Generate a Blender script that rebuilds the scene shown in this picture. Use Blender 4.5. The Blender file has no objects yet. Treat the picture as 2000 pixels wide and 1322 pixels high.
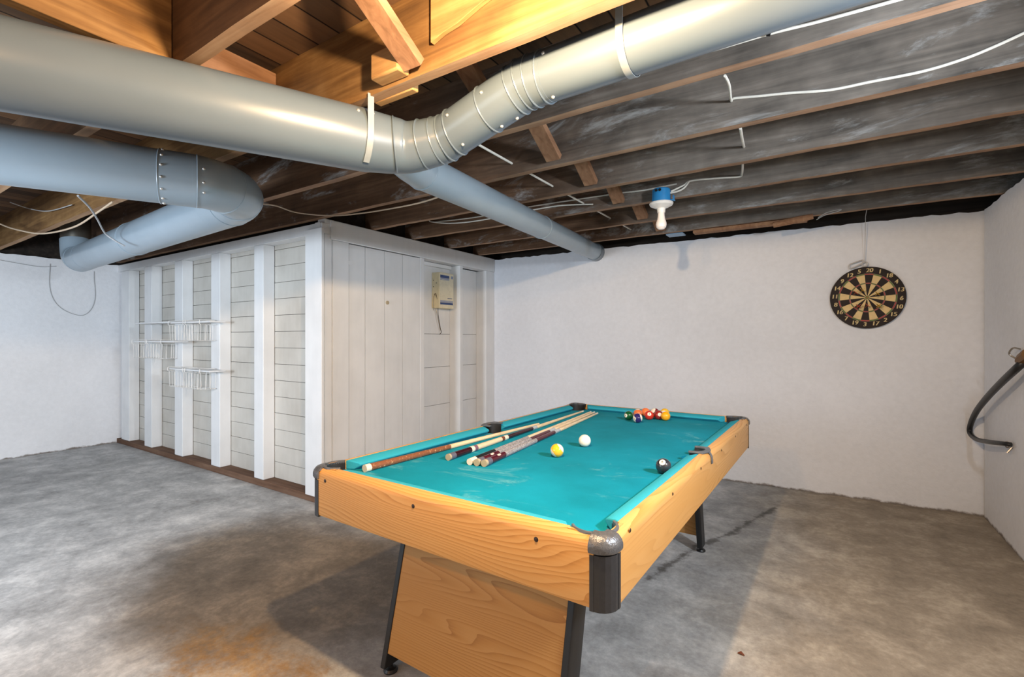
import bpy, bmesh, math, random
from mathutils import Vector, Matrix
random.seed(7)
C = bpy.context.scene.collection
R = math.radians

# ------------------------------------------------------------ camera frame (metres, Z up)
FPX, EYE, YAW = 938.0, 1.3, R(33.1)
SN, CS = math.sin(YAW), math.cos(YAW)

def ray(u, v):
    l = (u - 1000) / FPX
    return Vector((-SN + l * CS, CS + l * SN, (661 - v) / FPX))

def at(u, v, x=None, y=None, z=None):
    """point of a known real plane (x, y or z) that the photograph shows at u, v"""
    r = ray(u, v)
    t = x / r.x if x is not None else y / r.y if y is not None else (z - EYE) / r.z
    return Vector((0, 0, EYE)) + r * t

def pu(p):
    f = -SN * p[0] + CS * p[1]
    return 1000 + (CS * p[0] + SN * p[1]) / f * FPX

# ------------------------------------------------------------ mesh builder
class MB:
    def __init__(s):
        s.v, s.f, s.m = [], [], []

    def add(s, vs, fs, mi=0):
        o = len(s.v)
        s.v += [Vector(p) for p in vs]
        s.f += [tuple(o + i for i in f) for f in fs]
        s.m += [mi] * len(fs)
        return s

    def box(s, a, b, mi=0):
        x0, y0, z0 = [min(a[i], b[i]) for i in range(3)]
        x1, y1, z1 = [max(a[i], b[i]) for i in range(3)]
        return s.add([(x0, y0, z0), (x1, y0, z0), (x1, y1, z0), (x0, y1, z0), (x0, y0, z1), (x1, y0, z1), (x1, y1, z1), (x0, y1, z1)],
                     [(0, 3, 2, 1), (4, 5, 6, 7), (0, 1, 5, 4), (1, 2, 6, 5), (2, 3, 7, 6), (3, 0, 4, 7)], mi)

    def bar(s, p, q, w, h, mi=0, up=(0, 0, 1)):
        """rectangular bar from p to q, w across, h along up"""
        p, q = Vector(p), Vector(q)
        d = (q - p).normalized()
        e = d.cross(Vector(up)).normalized()
        n = e.cross(d).normalized()
        vs = []
        for c in (p, q):
            for a, b in ((-1, -1), (1, -1), (1, 1), (-1, 1)):
                vs.append(c + e * (a * w / 2) + n * (b * h / 2))
        return s.add(vs, [(3, 2, 1, 0), (4, 5, 6, 7), (0, 1, 5, 4), (1, 2, 6, 5), (2, 3, 7, 6), (3, 0, 4, 7)], mi)

    def tube(s, pts, r, n=12, mi=0, caps=True, closed=False):
        pts = [Vector(p) for p in pts]
        N = len(pts)
        rs = r if isinstance(r, (list, tuple)) else [r] * N
        tan = []
        for i in range(N):
            a = pts[i] - pts[i - 1] if i > 0 or closed else None
            b = pts[(i + 1) % N] - pts[i] if i < N - 1 or closed else None
            t = (a.normalized() if a else Vector()) + (b.normalized() if b else Vector())
            tan.append(t.normalized())
        t0 = tan[0]
        e = t0.cross(Vector((0, 0, 1)))
        if e.length < 1e-3:
            e = t0.cross(Vector((1, 0, 0)))
        e.normalize()
        vs, fs = [], []
        for i in range(N):
            if i:
                e = (e - tan[i] * e.dot(tan[i])).normalized()
            b = tan[i].cross(e)
            for k in range(n):
                a = 2 * math.pi * k / n
                vs.append(pts[i] + (e * math.cos(a) + b * math.sin(a)) * rs[i])
        for i in range(N if closed else N - 1):
            j = (i + 1) % N
            for k in range(n):
                l = (k + 1) % n
                fs.append((i * n + k, i * n + l, j * n + l, j * n + k))
        if caps and not closed:
            fs.append(tuple(reversed(range(n))))
            fs.append(tuple((N - 1) * n + k for k in range(n)))
        return s.add(vs, fs, mi)

    def cyl(s, p, q, r, r2=None, n=20, mi=0, caps=True):
        return s.tube([p, q], [r, r if r2 is None else r2], n, mi, caps)

    def ring(s, c, d, R_, r, n=40, m=8, mi=0):
        c, d = Vector(c), Vector(d).normalized()
        e = d.cross(Vector((0, 0, 1)))
        if e.length < 1e-3:
            e = d.cross(Vector((1, 0, 0)))
        e.normalize()
        b = d.cross(e)
        return s.tube([c + (e * math.cos(2 * math.pi * k / n) + b * math.sin(2 * math.pi * k / n)) * R_ for k in range(n)], r, m, mi, closed=True)

    def lathe(s, prof, n=32, a0=0.0, a1=2 * math.pi, c=(0, 0, 0), M=None, mi=0):
        full = abs(a1 - a0 - 2 * math.pi) < 1e-6
        k = n if full else n + 1
        P = len(prof)
        vs, fs = [], []
        for i in range(k):
            a = a0 + (a1 - a0) * i / n
            for r, z in prof:
                p = Vector((r * math.cos(a), r * math.sin(a), z))
                if M:
                    p = M @ p
                vs.append(p + Vector(c))
        for i in range(n):
            j = (i + 1) % k
            for q in range(P - 1):
                a, b, cc, d = i * P + q, j * P + q, j * P + q + 1, i * P + q + 1
                if prof[q][0] < 1e-7:
                    fs.append((a, cc, d))
                elif prof[q + 1][0] < 1e-7:
                    fs.append((a, b, d))
                else:
                    fs.append((a, b, cc, d))
        return s.add(vs, fs, mi)

    def prism(s, poly, fn, t0, t1, mi=0):
        """extrude a 2D polygon: fn(a, b, t) gives the 3D point"""
        n = len(poly)
        vs = [fn(a, b, t0) for a, b in poly] + [fn(a, b, t1) for a, b in poly]
        fs = [tuple(reversed(range(n))), tuple(range(n, 2 * n))]
        fs += [(i, (i + 1) % n, n + (i + 1) % n, n + i) for i in range(n)]
        return s.add(vs, fs, mi)

    def sphere(s, c, r, n=24, m=12, mi=0, sc=(1, 1, 1)):
        prof = [(math.sin(math.pi * i / m) * r, -math.cos(math.pi * i / m) * r) for i in range(m + 1)]
        prof[0] = (0, -r); prof[-1] = (0, r)
        return s.lathe(prof, n, c=c, M=Matrix.Diagonal(sc), mi=mi)


def obj(name, mb, mats, parent=None, bevel=0, base=True, smooth=True, ang=32, seg=2):
    """link the builder as ONE mesh; top-level meshes get their origin at their base"""
    me = bpy.data.meshes.new(name)
    off = Vector((0, 0, 0))
    if parent is None and base:
        xs, ys, zs = zip(*mb.v)
        off = Vector(((min(xs) + max(xs)) / 2, (min(ys) + max(ys)) / 2, min(zs)))
    me.from_pydata([tuple(p - off) for p in mb.v], [], mb.f)
    if not isinstance(mats, (list, tuple)):
        mats = [mats]
    for m in mats:
        me.materials.append(m)
    me.polygons.foreach_set('material_index', mb.m)
    bm = bmesh.new(); bm.from_mesh(me)
    bmesh.ops.recalc_face_normals(bm, faces=bm.faces)
    bm.to_mesh(me); bm.free()
    if smooth:
        me.shade_smooth()
        me.set_sharp_from_angle(angle=R(ang))
    o = bpy.data.objects.new(name, me)
    C.objects.link(o)
    o.location = off
    if parent:
        o.parent = parent
    if bevel:
        b = o.modifiers.new('bevel', 'BEVEL')
        b.width = bevel; b.segments = seg; b.limit_method = 'ANGLE'; b.angle_limit = R(40)
        b.harden_normals = False
    return o


def tag(o, label, cat, group=None, kind=None):
    o['label'] = label; o['category'] = cat
    if group: o['group'] = group
    if kind: o['kind'] = kind
    return o


def struct(o):
    o['kind'] = 'structure'
    return o


def thing(name, label, cat, loc=(0, 0, 0), rz=0, group=None):
    o = bpy.data.objects.new(name, None)
    o.empty_display_size = .05
    C.objects.link(o)
    o.location = loc; o.rotation_euler = (0, 0, rz)
    return tag(o, label, cat, group)


def spline(pts, k=8):
    pts = [Vector(p) for p in pts]
    out = []
    for i in range(len(pts) - 1):
        p0 = pts[max(i - 1, 0)]; p1 = pts[i]; p2 = pts[i + 1]; p3 = pts[min(i + 2, len(pts) - 1)]
        for j in range(k):
            t = j / k
            out.append(.5 * ((2 * p1) + (p2 - p0) * t + (2 * p0 - 5 * p1 + 4 * p2 - p3) * t * t + (3 * p1 - p0 - 3 * p2 + p3) * t ** 3))
    out.append(pts[-1])
    return out


def text_geo(txt, size, depth=.0006):
    cu = bpy.data.curves.new('t', 'FONT')
    cu.body = txt; cu.size = size; cu.extrude = depth / 2; cu.align_x = 'CENTER'; cu.align_y = 'CENTER'
    o = bpy.data.objects.new('t', cu); C.objects.link(o)
    dg = bpy.context.evaluated_depsgraph_get()
    me = bpy.data.meshes.new_from_object(o.evaluated_get(dg))
    vs = [v.co.copy() for v in me.vertices]; fs = [tuple(p.vertices) for p in me.polygons]
    bpy.data.objects.remove(o); bpy.data.curves.remove(cu); bpy.data.meshes.remove(me)
    return vs, fs

# ------------------------------------------------------------ materials
def srgb(r, g, b):
    f = lambda c: c / 12.92 if c <= .04045 else ((c + .055) / 1.055) ** 2.4
    return (f(r / 255), f(g / 255), f(b / 255), 1)


class NT:
    def __init__(s, name, rough=.5, metal=0, spec=.5):
        s.mat = bpy.data.materials.new(name); s.mat.use_nodes = True
        s.t = s.mat.node_tree
        s.b = s.t.nodes['Principled BSDF']
        s.b.inputs['Roughness'].default_value = rough
        s.b.inputs['Metallic'].default_value = metal
        s.b.inputs['Specular IOR Level'].default_value = spec
        s.co = s.t.nodes.new('ShaderNodeTexCoord')

    def n(s, ty, **kw):
        x = s.t.nodes.new(ty)
        for k, v in kw.items(): setattr(x, k, v)
        return x

    def lk(s, a, b): s.t.links.new(a, b)

    def put(s, sock, v):
        if hasattr(v, 'is_linked') or isinstance(v, bpy.types.NodeSocket): s.lk(v, sock)
        else: sock.default_value = v

    def vec(s, scale=(1, 1, 1), loc=(0, 0, 0), rot=(0, 0, 0), world=False, src=None):
        m = s.n('ShaderNodeMapping')
        if src is None:
            src = s.n('ShaderNodeNewGeometry').outputs['Position'] if world else s.co.outputs['Object']
        s.lk(src, m.inputs[0])
        m.inputs['Scale'].default_value = scale; m.inputs['Location'].default_value = loc; m.inputs['Rotation'].default_value = rot
        return m.outputs[0]

    def noise(s, vec, scale=5, detail=4, rough=.55, dist=0):
        x = s.n('ShaderNodeTexNoise')
        s.lk(vec, x.inputs['Vector'])
        x.inputs['Scale'].default_value = scale; x.inputs['Detail'].default_value = detail
        x.inputs['Roughness'].default_value = rough; x.inputs['Distortion'].default_value = dist
        return x.outputs[0]

    def ramp(s, fac, stops, ease=False):
        x = s.n('ShaderNodeValToRGB')
        s.lk(fac, x.inputs[0])
        e = x.color_ramp.elements
        while len(e) < len(stops): e.new(.5)
        for i, (p, c) in enumerate(stops):
            e[i].position = p
            e[i].color = c if len(c) == 4 else (*c, 1)
        if ease: x.color_ramp.interpolation = 'EASE'
        return x.outputs[0]

    def mask(s, fac, lo, hi):
        x = s.n('ShaderNodeMapRange', interpolation_type='SMOOTHSTEP')
        s.lk(fac, x.inputs[0])
        x.inputs[1].default_value = lo; x.inputs[2].default_value = hi
        return x.outputs[0]

    def mix(s, fac, a, b, mode='MIX'):
        x = s.n('ShaderNodeMix', data_type='RGBA', blend_type=mode)
        s.put(x.inputs[0], fac); s.put(x.inputs[6], a); s.put(x.inputs[7], b)
        return x.outputs[2]

    def math(s, op, a, b=0.0):
        x = s.n('ShaderNodeMath', operation=op)
        s.put(x.inputs[0], a); s.put(x.inputs[1], b)
        return x.outputs[0]

    def sep(s, vec):
        x = s.n('ShaderNodeSeparateXYZ'); s.lk(vec, x.inputs[0]); return x.outputs

    def bump(s, h, strength=.3, dist=.01):
        x = s.n('ShaderNodeBump')
        s.lk(h, x.inputs['Height'])
        x.inputs['Strength'].default_value = strength; x.inputs['Distance'].default_value = dist
        s.lk(x.outputs[0], s.b.inputs['Normal'])

    def col(s, c):
        s.put(s.b.inputs['Base Color'], c); return s

    def rough(s, r):
        s.put(s.b.inputs['Roughness'], r); return s


def plain(name, rgb, rough=.5, metal=0, spec=.5, var=.06, scale=30, bump=0):
    t = NT(name, rough, metal, spec)
    c = srgb(*rgb)
    d = tuple(max(0, x * (1 - var * 2)) for x in c[:3]) + (1,)
    nz = t.noise(t.vec(), scale, 3)
    t.col(t.ramp(nz, [(.3, d), (.7, c)]))
    if bump: t.bump(nz, bump, .003)
    return t.mat


def wood_oak(name, axis, c0, c1, c2, rough=.38, seed=0):
    """plain-sawn grain that runs along one axis (0 x, 1 y, 2 z)"""
    t = NT(name, rough, spec=.28)
    sc = [1, 1, 1]; sc[axis] = .13
    v = t.vec(tuple(sc), (seed, seed * .7, seed * .3))
    wob = t.noise(v, 4.2, 2.5, .5)
    xyz = t.sep(t.vec())
    o1, o2 = [k for k in range(3) if k != axis]
    across = t.math('ADD', xyz[o1], xyz[o2])
    rings = t.math('FRACT', t.math('ADD', t.math('MULTIPLY', across, 62.0), t.math('MULTIPLY', wob, 26.0)))
    tri = t.math('POWER', rings, 1.6)
    fs = [90, 90, 90]; fs[axis] = 2.2
    fine = t.noise(t.vec(tuple(fs)), 2.0, 3)
    base = t.ramp(t.math('ADD', t.math('MULTIPLY', t.math('SUBTRACT', 1.0, tri), .58), t.math('MULTIPLY', fine, .42)), [(.15, c0), (.45, c1), (.85, c2)])
    bs = [4, 4, 4]; bs[axis] = .8
    big = t.noise(t.vec(tuple(bs), (seed + 3, 0, 0)), 1.2, 3)
    t.col(t.mix(t.mask(big, .4, .75), base, c1 if len(c1) == 4 else (*c1, 1)))
    t.bump(fine, .08, .001)
    return t.mat


def wood_old(name, axis, cols, stain=0, rough=.8, sidegrey=None, world=False):
    t = NT(name, rough, spec=.25)
    sc = [1, 1, 1]; sc[axis] = .06
    v = t.vec(tuple(sc), world=world)
    a = t.noise(v, 22, 5, .6, .6)
    b = t.noise(t.vec((1, 1, 1), (3, 1, 2), world=world), 3.5, 4, .6)
    base = t.ramp(t.math('ADD', t.math('MULTIPLY', a, .65), t.math('MULTIPLY', b, .35)), [(.3, cols[0]), (.5, cols[1]), (.72, cols[2])])
    if sidegrey:
        x = t.sep(t.vec(world=True))[0]
        g = t.ramp(t.math('ADD', t.math('MULTIPLY', a, .5), t.math('MULTIPLY', b, .5)), [(.3, sidegrey[0]), (.55, sidegrey[1]), (.75, sidegrey[2])])
        base = t.mix(t.mask(x, -1.9, -.6), base, g)
    if stain:
        s2 = [1, 1, 1]; s2[axis] = .3
        m = t.noise(t.vec(tuple(s2), (7, 3, 1), world=True), 5, 8, .72, .5)
        base = t.mix(t.math('MULTIPLY', t.mask(m, .53, .70), stain), base, srgb(176, 178, 178))
    t.col(base)
    t.bump(a, .35, .004)
    return t.mat


def masonry(name, c, dirt=True):
    t = NT(name, .85, spec=.2)
    p = t.vec(world=True)
    big = t.noise(p, 1.3, 4, .55)
    fine = t.noise(p, 26, 5, .6)
    d = tuple(x * .90 for x in srgb(*c)[:3]) + (1,)
    base = t.ramp(t.math('ADD', t.math('MULTIPLY', big, .6), t.math('MULTIPLY', fine, .4)), [(.35, d), (.62, srgb(*c))])
    if dirt:
        z = t.math('ADD', t.sep(p)[2], t.math('MULTIPLY', t.noise(p, 9, 6, .7), -.07))
        base = t.mix(t.math('MULTIPLY', t.mask(z, -.012, -.034), .85), base, srgb(92, 78, 62))
    t.col(base)
    h = t.math('ADD', t.math('MULTIPLY', t.noise(p, 2.2, 3, .5), 1.2), t.math('MULTIPLY', fine, .35))
    t.bump(h, .45, .02)
    return t.mat


def concrete():
    t = NT('concrete_floor', .75, spec=.3)
    p = t.vec(world=True)
    x, y, z = t.sep(p)
    big = t.noise(p, .9, 4, .6, .4)
    mid = t.noise(p, 4.5, 7, .68, .3)
    fine = t.noise(p, 34, 6, .72)
    f = t.math('ADD', t.math('MULTIPLY', big, .25), t.math('ADD', t.math('MULTIPLY', mid, .5), t.math('MULTIPLY', fine, .25)))
    grey = t.ramp(f, [(.36, srgb(128, 129, 129)), (.5, srgb(170, 171, 172)), (.64, srgb(214, 214, 213))])
    brown = t.ramp(f, [(.33, srgb(104, 94, 81)), (.5, srgb(142, 130, 113)), (.7, srgb(190, 178, 158))])
    # warm lamp brown painted into the slab at right, the table's shadow at left
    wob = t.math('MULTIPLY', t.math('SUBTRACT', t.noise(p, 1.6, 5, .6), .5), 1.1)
    right = t.mask(t.math('ADD', x, t.math('MULTIPLY', wob, .8)), -1.0, .2)
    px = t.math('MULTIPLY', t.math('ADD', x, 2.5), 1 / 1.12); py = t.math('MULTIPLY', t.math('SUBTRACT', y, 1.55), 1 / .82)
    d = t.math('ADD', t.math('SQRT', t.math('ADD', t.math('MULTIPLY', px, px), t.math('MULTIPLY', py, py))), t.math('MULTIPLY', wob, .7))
    table_shade = t.mask(d, 1.15, .55)
    shade_brown = t.ramp(f, [(.33, srgb(70, 60, 48)), (.5, srgb(100, 86, 69)), (.7, srgb(148, 128, 102))])
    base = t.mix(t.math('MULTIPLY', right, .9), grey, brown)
    base = t.mix(t.math('MULTIPLY', table_shade, .85), base, shade_brown)
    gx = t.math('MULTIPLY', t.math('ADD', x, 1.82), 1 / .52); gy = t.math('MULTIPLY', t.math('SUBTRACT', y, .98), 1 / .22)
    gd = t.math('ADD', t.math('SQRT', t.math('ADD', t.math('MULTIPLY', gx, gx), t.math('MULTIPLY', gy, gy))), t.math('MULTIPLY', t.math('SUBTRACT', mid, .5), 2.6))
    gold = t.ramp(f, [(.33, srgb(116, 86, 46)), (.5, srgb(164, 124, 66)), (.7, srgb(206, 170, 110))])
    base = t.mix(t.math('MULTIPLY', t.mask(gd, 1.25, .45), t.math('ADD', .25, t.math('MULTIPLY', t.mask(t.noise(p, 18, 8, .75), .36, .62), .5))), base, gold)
    # damp crack trails
    def seg(a, b):
        ax, ay = a; bx, by = b
        L = math.hypot(bx - ax, by - ay); ux, uy = (bx - ax) / L, (by - ay) / L
        qx = t.math('SUBTRACT', x, ax); qy = t.math('SUBTRACT', y, ay)
        al = t.math('ADD', t.math('MULTIPLY', qx, ux), t.math('MULTIPLY', qy, uy))
        over = t.math('MAXIMUM', t.math('MAXIMUM', t.math('MULTIPLY', al, -1.0), t.math('SUBTRACT', al, L)), 0.0)
        pe = t.math('ABSOLUTE', t.math('SUBTRACT', t.math('MULTIPLY', qx, -uy), t.math('MULTIPLY', qy, -ux)))
        return t.math('ADD', pe, over)
    pts = [at(u, v, z=0) for u, v in ((1265, 1132), (1330, 1088), (1362, 1066), (1430, 1040), (1512, 992))]
    dd = None
    for a, b in zip(pts, pts[1:]):
        s_ = seg(a[:2], b[:2])
        dd = s_ if dd is None else t.math('MINIMUM', dd, s_)
    cr = t.mask(t.math('ADD', dd, t.math('MULTIPLY', t.math('SUBTRACT', t.noise(p, 11, 6, .7), .5), .16)), .035, -.005)
    base = t.mix(t.math('MULTIPLY', cr, .75), base, srgb(62, 58, 52))
    # pale scuffs
    sc = t.noise(t.vec((1, 1, 1), (5, 2, 0), world=True), 13, 8, .75)
    base = t.mix(t.math('MULTIPLY', t.mask(sc, .64, .76), .55), base, srgb(205, 203, 198))
    t.col(base)
    t.bump(t.math('ADD', mid, t.math('MULTIPLY', fine, .3)), .35, .012)
    return t.mat


M = {}
M['white_masonry'] = masonry('white_masonry', (228, 233, 242))
M['white_masonry_left'] = masonry('white_masonry_left', (236, 238, 242))
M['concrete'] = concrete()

def painted(name='white_painted_wood', lo=(217, 219, 221), hi=(228, 230, 232)):
    t = NT(name, .6, spec=.35)
    a = t.noise(t.vec((1, 1, .12), world=True), 24, 4)
    b = t.noise(t.vec(world=True), 3, 4)
    t.col(t.ramp(t.math('ADD', t.math('MULTIPLY', a, .25), t.math('MULTIPLY', b, .75)), [(.3, srgb(*lo)), (.6, srgb(*hi))]))
    t.bump(a, .12, .003)
    return t.mat
M['white_wood'] = painted()
M['shaded_boards'] = painted('shaded_white_boards', (186, 182, 174), (204, 201, 194))  # shade of the bays between the studs put into a darker white
M['gap'] = plain('dark_gap', (70, 68, 66), .9)
M['sill'] = wood_old('brown_sill_wood', 0, [srgb(74, 54, 42), srgb(104, 78, 62), srgb(130, 104, 86)])
BRN = [srgb(70, 48, 32), srgb(112, 80, 52), srgb(158, 118, 78)]
GRY = [srgb(60, 57, 54), srgb(120, 113, 106), srgb(168, 162, 154)]
BRN_D = [srgb(62, 46, 36), srgb(96, 72, 54), srgb(128, 100, 76)]
M['joist_side'] = wood_old('grey_brown_joist_side', 0, BRN_D, .85, sidegrey=GRY)  # grey-brown sides, browner at left; undersides take a warmer brown
M['joist_edge'] = wood_old('brown_joist_edge', 0, [srgb(110, 84, 66), srgb(152, 120, 96), srgb(190, 160, 132)], .2)
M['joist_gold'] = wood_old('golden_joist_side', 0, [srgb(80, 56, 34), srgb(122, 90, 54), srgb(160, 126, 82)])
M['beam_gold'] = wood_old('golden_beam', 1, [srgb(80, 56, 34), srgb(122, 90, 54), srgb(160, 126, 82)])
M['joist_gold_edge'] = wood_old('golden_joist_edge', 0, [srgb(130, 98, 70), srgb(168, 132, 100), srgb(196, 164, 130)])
M['joist_shaded'] = wood_old('shaded_joist_side', 0, [srgb(50, 36, 26), srgb(78, 56, 38), srgb(104, 78, 54)])  # darker brown stands in for the unlit face of the first joist
M['brace'] = wood_old('brace_wood', 1, [srgb(112, 80, 58), srgb(146, 110, 84), srgb(176, 140, 108)])
M['block'] = wood_old('block_wood', 0, [srgb(120, 86, 54), srgb(166, 126, 80), srgb(204, 168, 116)])

def deck():
    t = NT('dark_board_subfloor', .85, spec=.2)
    p = t.vec(world=True)
    x = t.sep(p)[0]
    fr = t.math('FRACT', t.math('MULTIPLY', x, 1 / .14))
    gap = t.mask(t.math('ABSOLUTE', t.math('SUBTRACT', fr, .5)), .455, .49)
    idx = t.math('FRACT', t.math('MULTIPLY', t.math('FLOOR', t.math('MULTIPLY', x, 1 / .14)), .618))
    gr = t.noise(t.vec((1, .06, 1), world=True), 24, 4)
    c = t.ramp(t.math('ADD', t.math('MULTIPLY', gr, .5), t.math('MULTIPLY', idx, .5)), [(.2, srgb(62, 46, 34)), (.8, srgb(116, 86, 60))])
    t.col(t.mix(gap, c, srgb(16, 12, 9)))
    return t.mat
M['deck'] = deck()
M['rim'] = wood_old('dark_rim_board', 0, [srgb(30, 26, 24), srgb(46, 40, 36), srgb(66, 58, 50)])

def duct(name, c, rough=.33):
    t = NT(name, rough, .0, .6)
    p = t.vec(world=True)
    big = t.noise(p, 4, 3)
    t.col(t.ramp(big, [(.3, tuple(x * .92 for x in srgb(*c)[:3]) + (1,)), (.7, srgb(*c))]))
    t.bump(t.noise(p, 3, 2), .08, .02)
    t.b.inputs['Coat Weight'].default_value = .12
    t.b.inputs['Coat Roughness'].default_value = .18
    return t.mat
M['duct'] = duct('grey_painted_duct', (98, 111, 122))
M['duct_blue'] = duct('blue_grey_lightened_duct', (146, 163, 176))  # lightened in place of cool light from below left on the lower duct
M['duct_steel'] = plain('bare_galvanised_steel', (140, 138, 130), .35, .8)
M['strap'] = plain('grey_painted_strap', (140, 148, 152), .4)
M['screw'] = plain('bright_screw', (215, 215, 212), .25, .6)
M['cable_white'] = plain('white_cable', (226, 224, 216), .5)
M['cable_cream'] = plain('cream_cable', (206, 184, 158), .5)
M['cable_grey'] = plain('grey_cable', (176, 178, 180), .5)

OAK = ((.43, .195, .052), (.585, .295, .088), (.66, .37, .135))
M['oak_x'] = wood_oak('oak_grain_across', 0, *OAK, seed=1.3)
M['oak_y'] = wood_oak('oak_grain_along', 1, *OAK, seed=4.2)
M['oak_leg'] = wood_oak('oak_leg_panel', 0, (.34, .145, .036), (.47, .225, .060), (.53, .275, .088), seed=2.1)

def cloth():
    t = NT('teal_baize', .95, spec=.1)
    p = t.vec()
    fz = t.noise(p, 400, 3, .6)
    big = t.noise(p, 2.2, 5, .6)
    base = t.ramp(t.math('ADD', t.math('MULTIPLY', big, .75), t.math('MULTIPLY', fz, .25)), [(.3, srgb(0, 108, 128)), (.68, srgb(12, 142, 172))])
    ch = t.noise(t.vec((1, 1.6, 1), (2, 5, 0)), 3.2, 9, .74, .7)
    base = t.mix(t.math('MULTIPLY', t.mask(ch, .56, .76), .5), base, srgb(150, 205, 205))
    t.col(base)
    t.b.inputs['Sheen Weight'].default_value = .15
    t.b.inputs['Sheen Roughness'].default_value = .5
    t.b.inputs['Sheen Tint'].default_value = srgb(90, 200, 200)
    t.bump(fz, .25, .001)
    return t.mat
M['cloth'] = cloth()
M['cushion'] = plain('teal_cushion_cloth', (52, 164, 188), .95, 0, .1, .05, 300, .1)
M['plastic'] = plain('charcoal_plastic', (44, 46, 50), .38, 0, .5, .1, 90, .2)
M['iron'] = plain('grey_pocket_plastic', (92, 96, 102), .42, 0, .5, .08, 140, .25)
M['cast'] = plain('hammered_grey_casting', (104, 106, 110), .34, .4, .5, .12, 160, .6)
M['black'] = plain('black_plastic', (26, 27, 29), .4)
M['underside'] = plain('dark_fibreboard', (64, 52, 42), .9)
M['dot'] = plain('dark_screw_head', (40, 26, 18), .5)

# cues
M['maple'] = wood_oak('maple_shaft', 1, (.62, .44, .25), (.76, .58, .36), (.82, .66, .45), .3)
M['maple_wrap'] = plain('pale_maple_handle', (232, 206, 172), .35)
M['burgundy'] = plain('burgundy_lacquer', (84, 22, 38), .18, 0, .6, .2, 40)
M['darkwine'] = plain('dark_wine_lacquer', (56, 18, 30), .2, 0, .6, .2, 40)
M['cue_brown'] = NT('ornate_brown_cue_butt', .35).mat
def _ornate():
    t = NT('ornate_brown_butt', .35)
    m = t.noise(t.vec((1, 1, 1)), 120, 4, .7)
    t.col(t.mix(t.mask(m, .58, .66), srgb(130, 82, 56), srgb(214, 176, 140)))
    return t.mat
M['cue_brown'] = _ornate()
def _wrap():
    t = NT('speckled_linen_wrap', .8)
    m = t.noise(t.vec(), 420, 2, .6)
    t.col(t.ramp(m, [(.38, srgb(62, 60, 66)), (.5, srgb(128, 126, 132)), (.62, srgb(206, 204, 206))]))
    return t.mat
M['linen'] = _wrap()
M['ivory'] = plain('ivory_ring', (236, 226, 208), .3)
M['mauve'] = plain('mauve_ring', (128, 92, 110), .3)
M['brownring'] = plain('brown_ring', (116, 66, 44), .3)
M['rubber'] = plain('worn_beige_bumper', (176, 164, 138), .7)
M['collar'] = plain('slate_collar', (96, 96, 112), .35)
M['joint'] = plain('bright_joint_collar', (214, 216, 220), .2, .5)
M['pearl'] = plain('pearl_inlay', (226, 200, 190), .25)

# ------------------------------------------------------------ room shell
ZJ = 2.25            # underside of the joists
WALLX = -3.30        # plank wall
def wy(x): return 4.68 + (x + 3.3) * (4.82 - 4.68) / 4.27      # back wall

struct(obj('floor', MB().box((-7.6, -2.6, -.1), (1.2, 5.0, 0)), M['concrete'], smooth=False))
struct(obj('ceiling', MB().box((-7.6, -2.6, 2.56), (1.2, 5.0, 2.62)), M['deck'], smooth=False))

def wavy_wall(p, q, z0, ztop, thick, amp=.006, nx=90):
    """wall slab from p to q (front face towards the left of p->q) with a slightly ragged top"""
    p, q = Vector((*p, 0)), Vector((*q, 0))
    d = (q - p).normalized(); n = Vector((-d.y, d.x, 0))
    m = MB(); vs = []; fs = []
    rnd = random.Random(3)
    for i in range(nx + 1):
        c = p.lerp(q, i / nx)
        zt = ztop + rnd.uniform(-amp, amp)
        vs += [c + Vector((0, 0, z0)), c + Vector((0, 0, zt)), c - n * thick + Vector((0, 0, zt)), c - n * thick + Vector((0, 0, z0))]
    for i in range(nx):
        a = i * 4; b = a + 4
        for k in range(4):
            fs.append((a + k, b + k, b + (k + 1) % 4, a + (k + 1) % 4))
    fs.append((0, 1, 2, 3)); fs.append((nx * 4 + 3, nx * 4 + 2, nx * 4 + 1, nx * 4))
    return m.add(vs, fs)

struct(obj('wall_back', wavy_wall((1.2, wy(1.2)), (-3.5, wy(-3.5)), 0, 2.235, .15), M['white_masonry'], smooth=False))
struct(obj('wall_right', wavy_wall((.97, -.4), (.97, 4.80), 0, 2.235, .15), M['white_masonry'], smooth=False))
struct(obj('wall_left', wavy_wall((-7.42, 2.56), (-7.30, -2.6), 0, 2.215, .15), M['white_masonry_left'], smooth=False))
# dark rim boards closing the joist space above the walls
struct(obj('trim_1', MB().box((-3.5, 4.86, 2.2), (1.2, 4.9, 2.57)), M['rim']))
struct(obj('trim_2', MB().box((1.10, -.4, 2.235), (1.14, 4.86, 2.57)), M['rim']))
struct(obj('trim_3', MB().box((-7.56, -2.6, 2.2), (-7.5, 2.6, 2.57)), M['rim']))

struct(obj('trim_13', MB().box((-7.5, 2.475, 2.19), (-3.42, 2.5, 2.57)), M['rim']))
struct(obj('trim_14', MB().box((-3.50, 2.51, 2.10), (-3.46, 4.9, 2.57)), M['rim']))
# ---- stud wall (faces the camera, front of its studs at y 2.34)
YS, YB = 2.34, 2.45
m = MB()
z = .055; bh = .1455; k = 0
while z < 2.21:
    zz = min(z + bh - .004, 2.21)
    off = random.uniform(-.0015, .0015)
    m.box((-7.42, YB + off, z), (-3.33, YB + .02, zz))
    z += bh; k += 1
m.box((-7.42, YB + .012, 0), (-3.33, YB + .03, 2.24), 1)
struct(obj('wall_partition', m, [M['shaded_boards'], M['gap']], bevel=0, smooth=False))
struct(obj('trim_4', MB().box((-7.42, YS - .01, 0), (-3.30, YB, .055)), M['sill'], bevel=.004))
struct(obj('trim_5', MB().box((-7.42, YS + .005, 2.13), (-3.31, YB - .002, 2.215)), M['white_wood'], bevel=.004))

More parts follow.
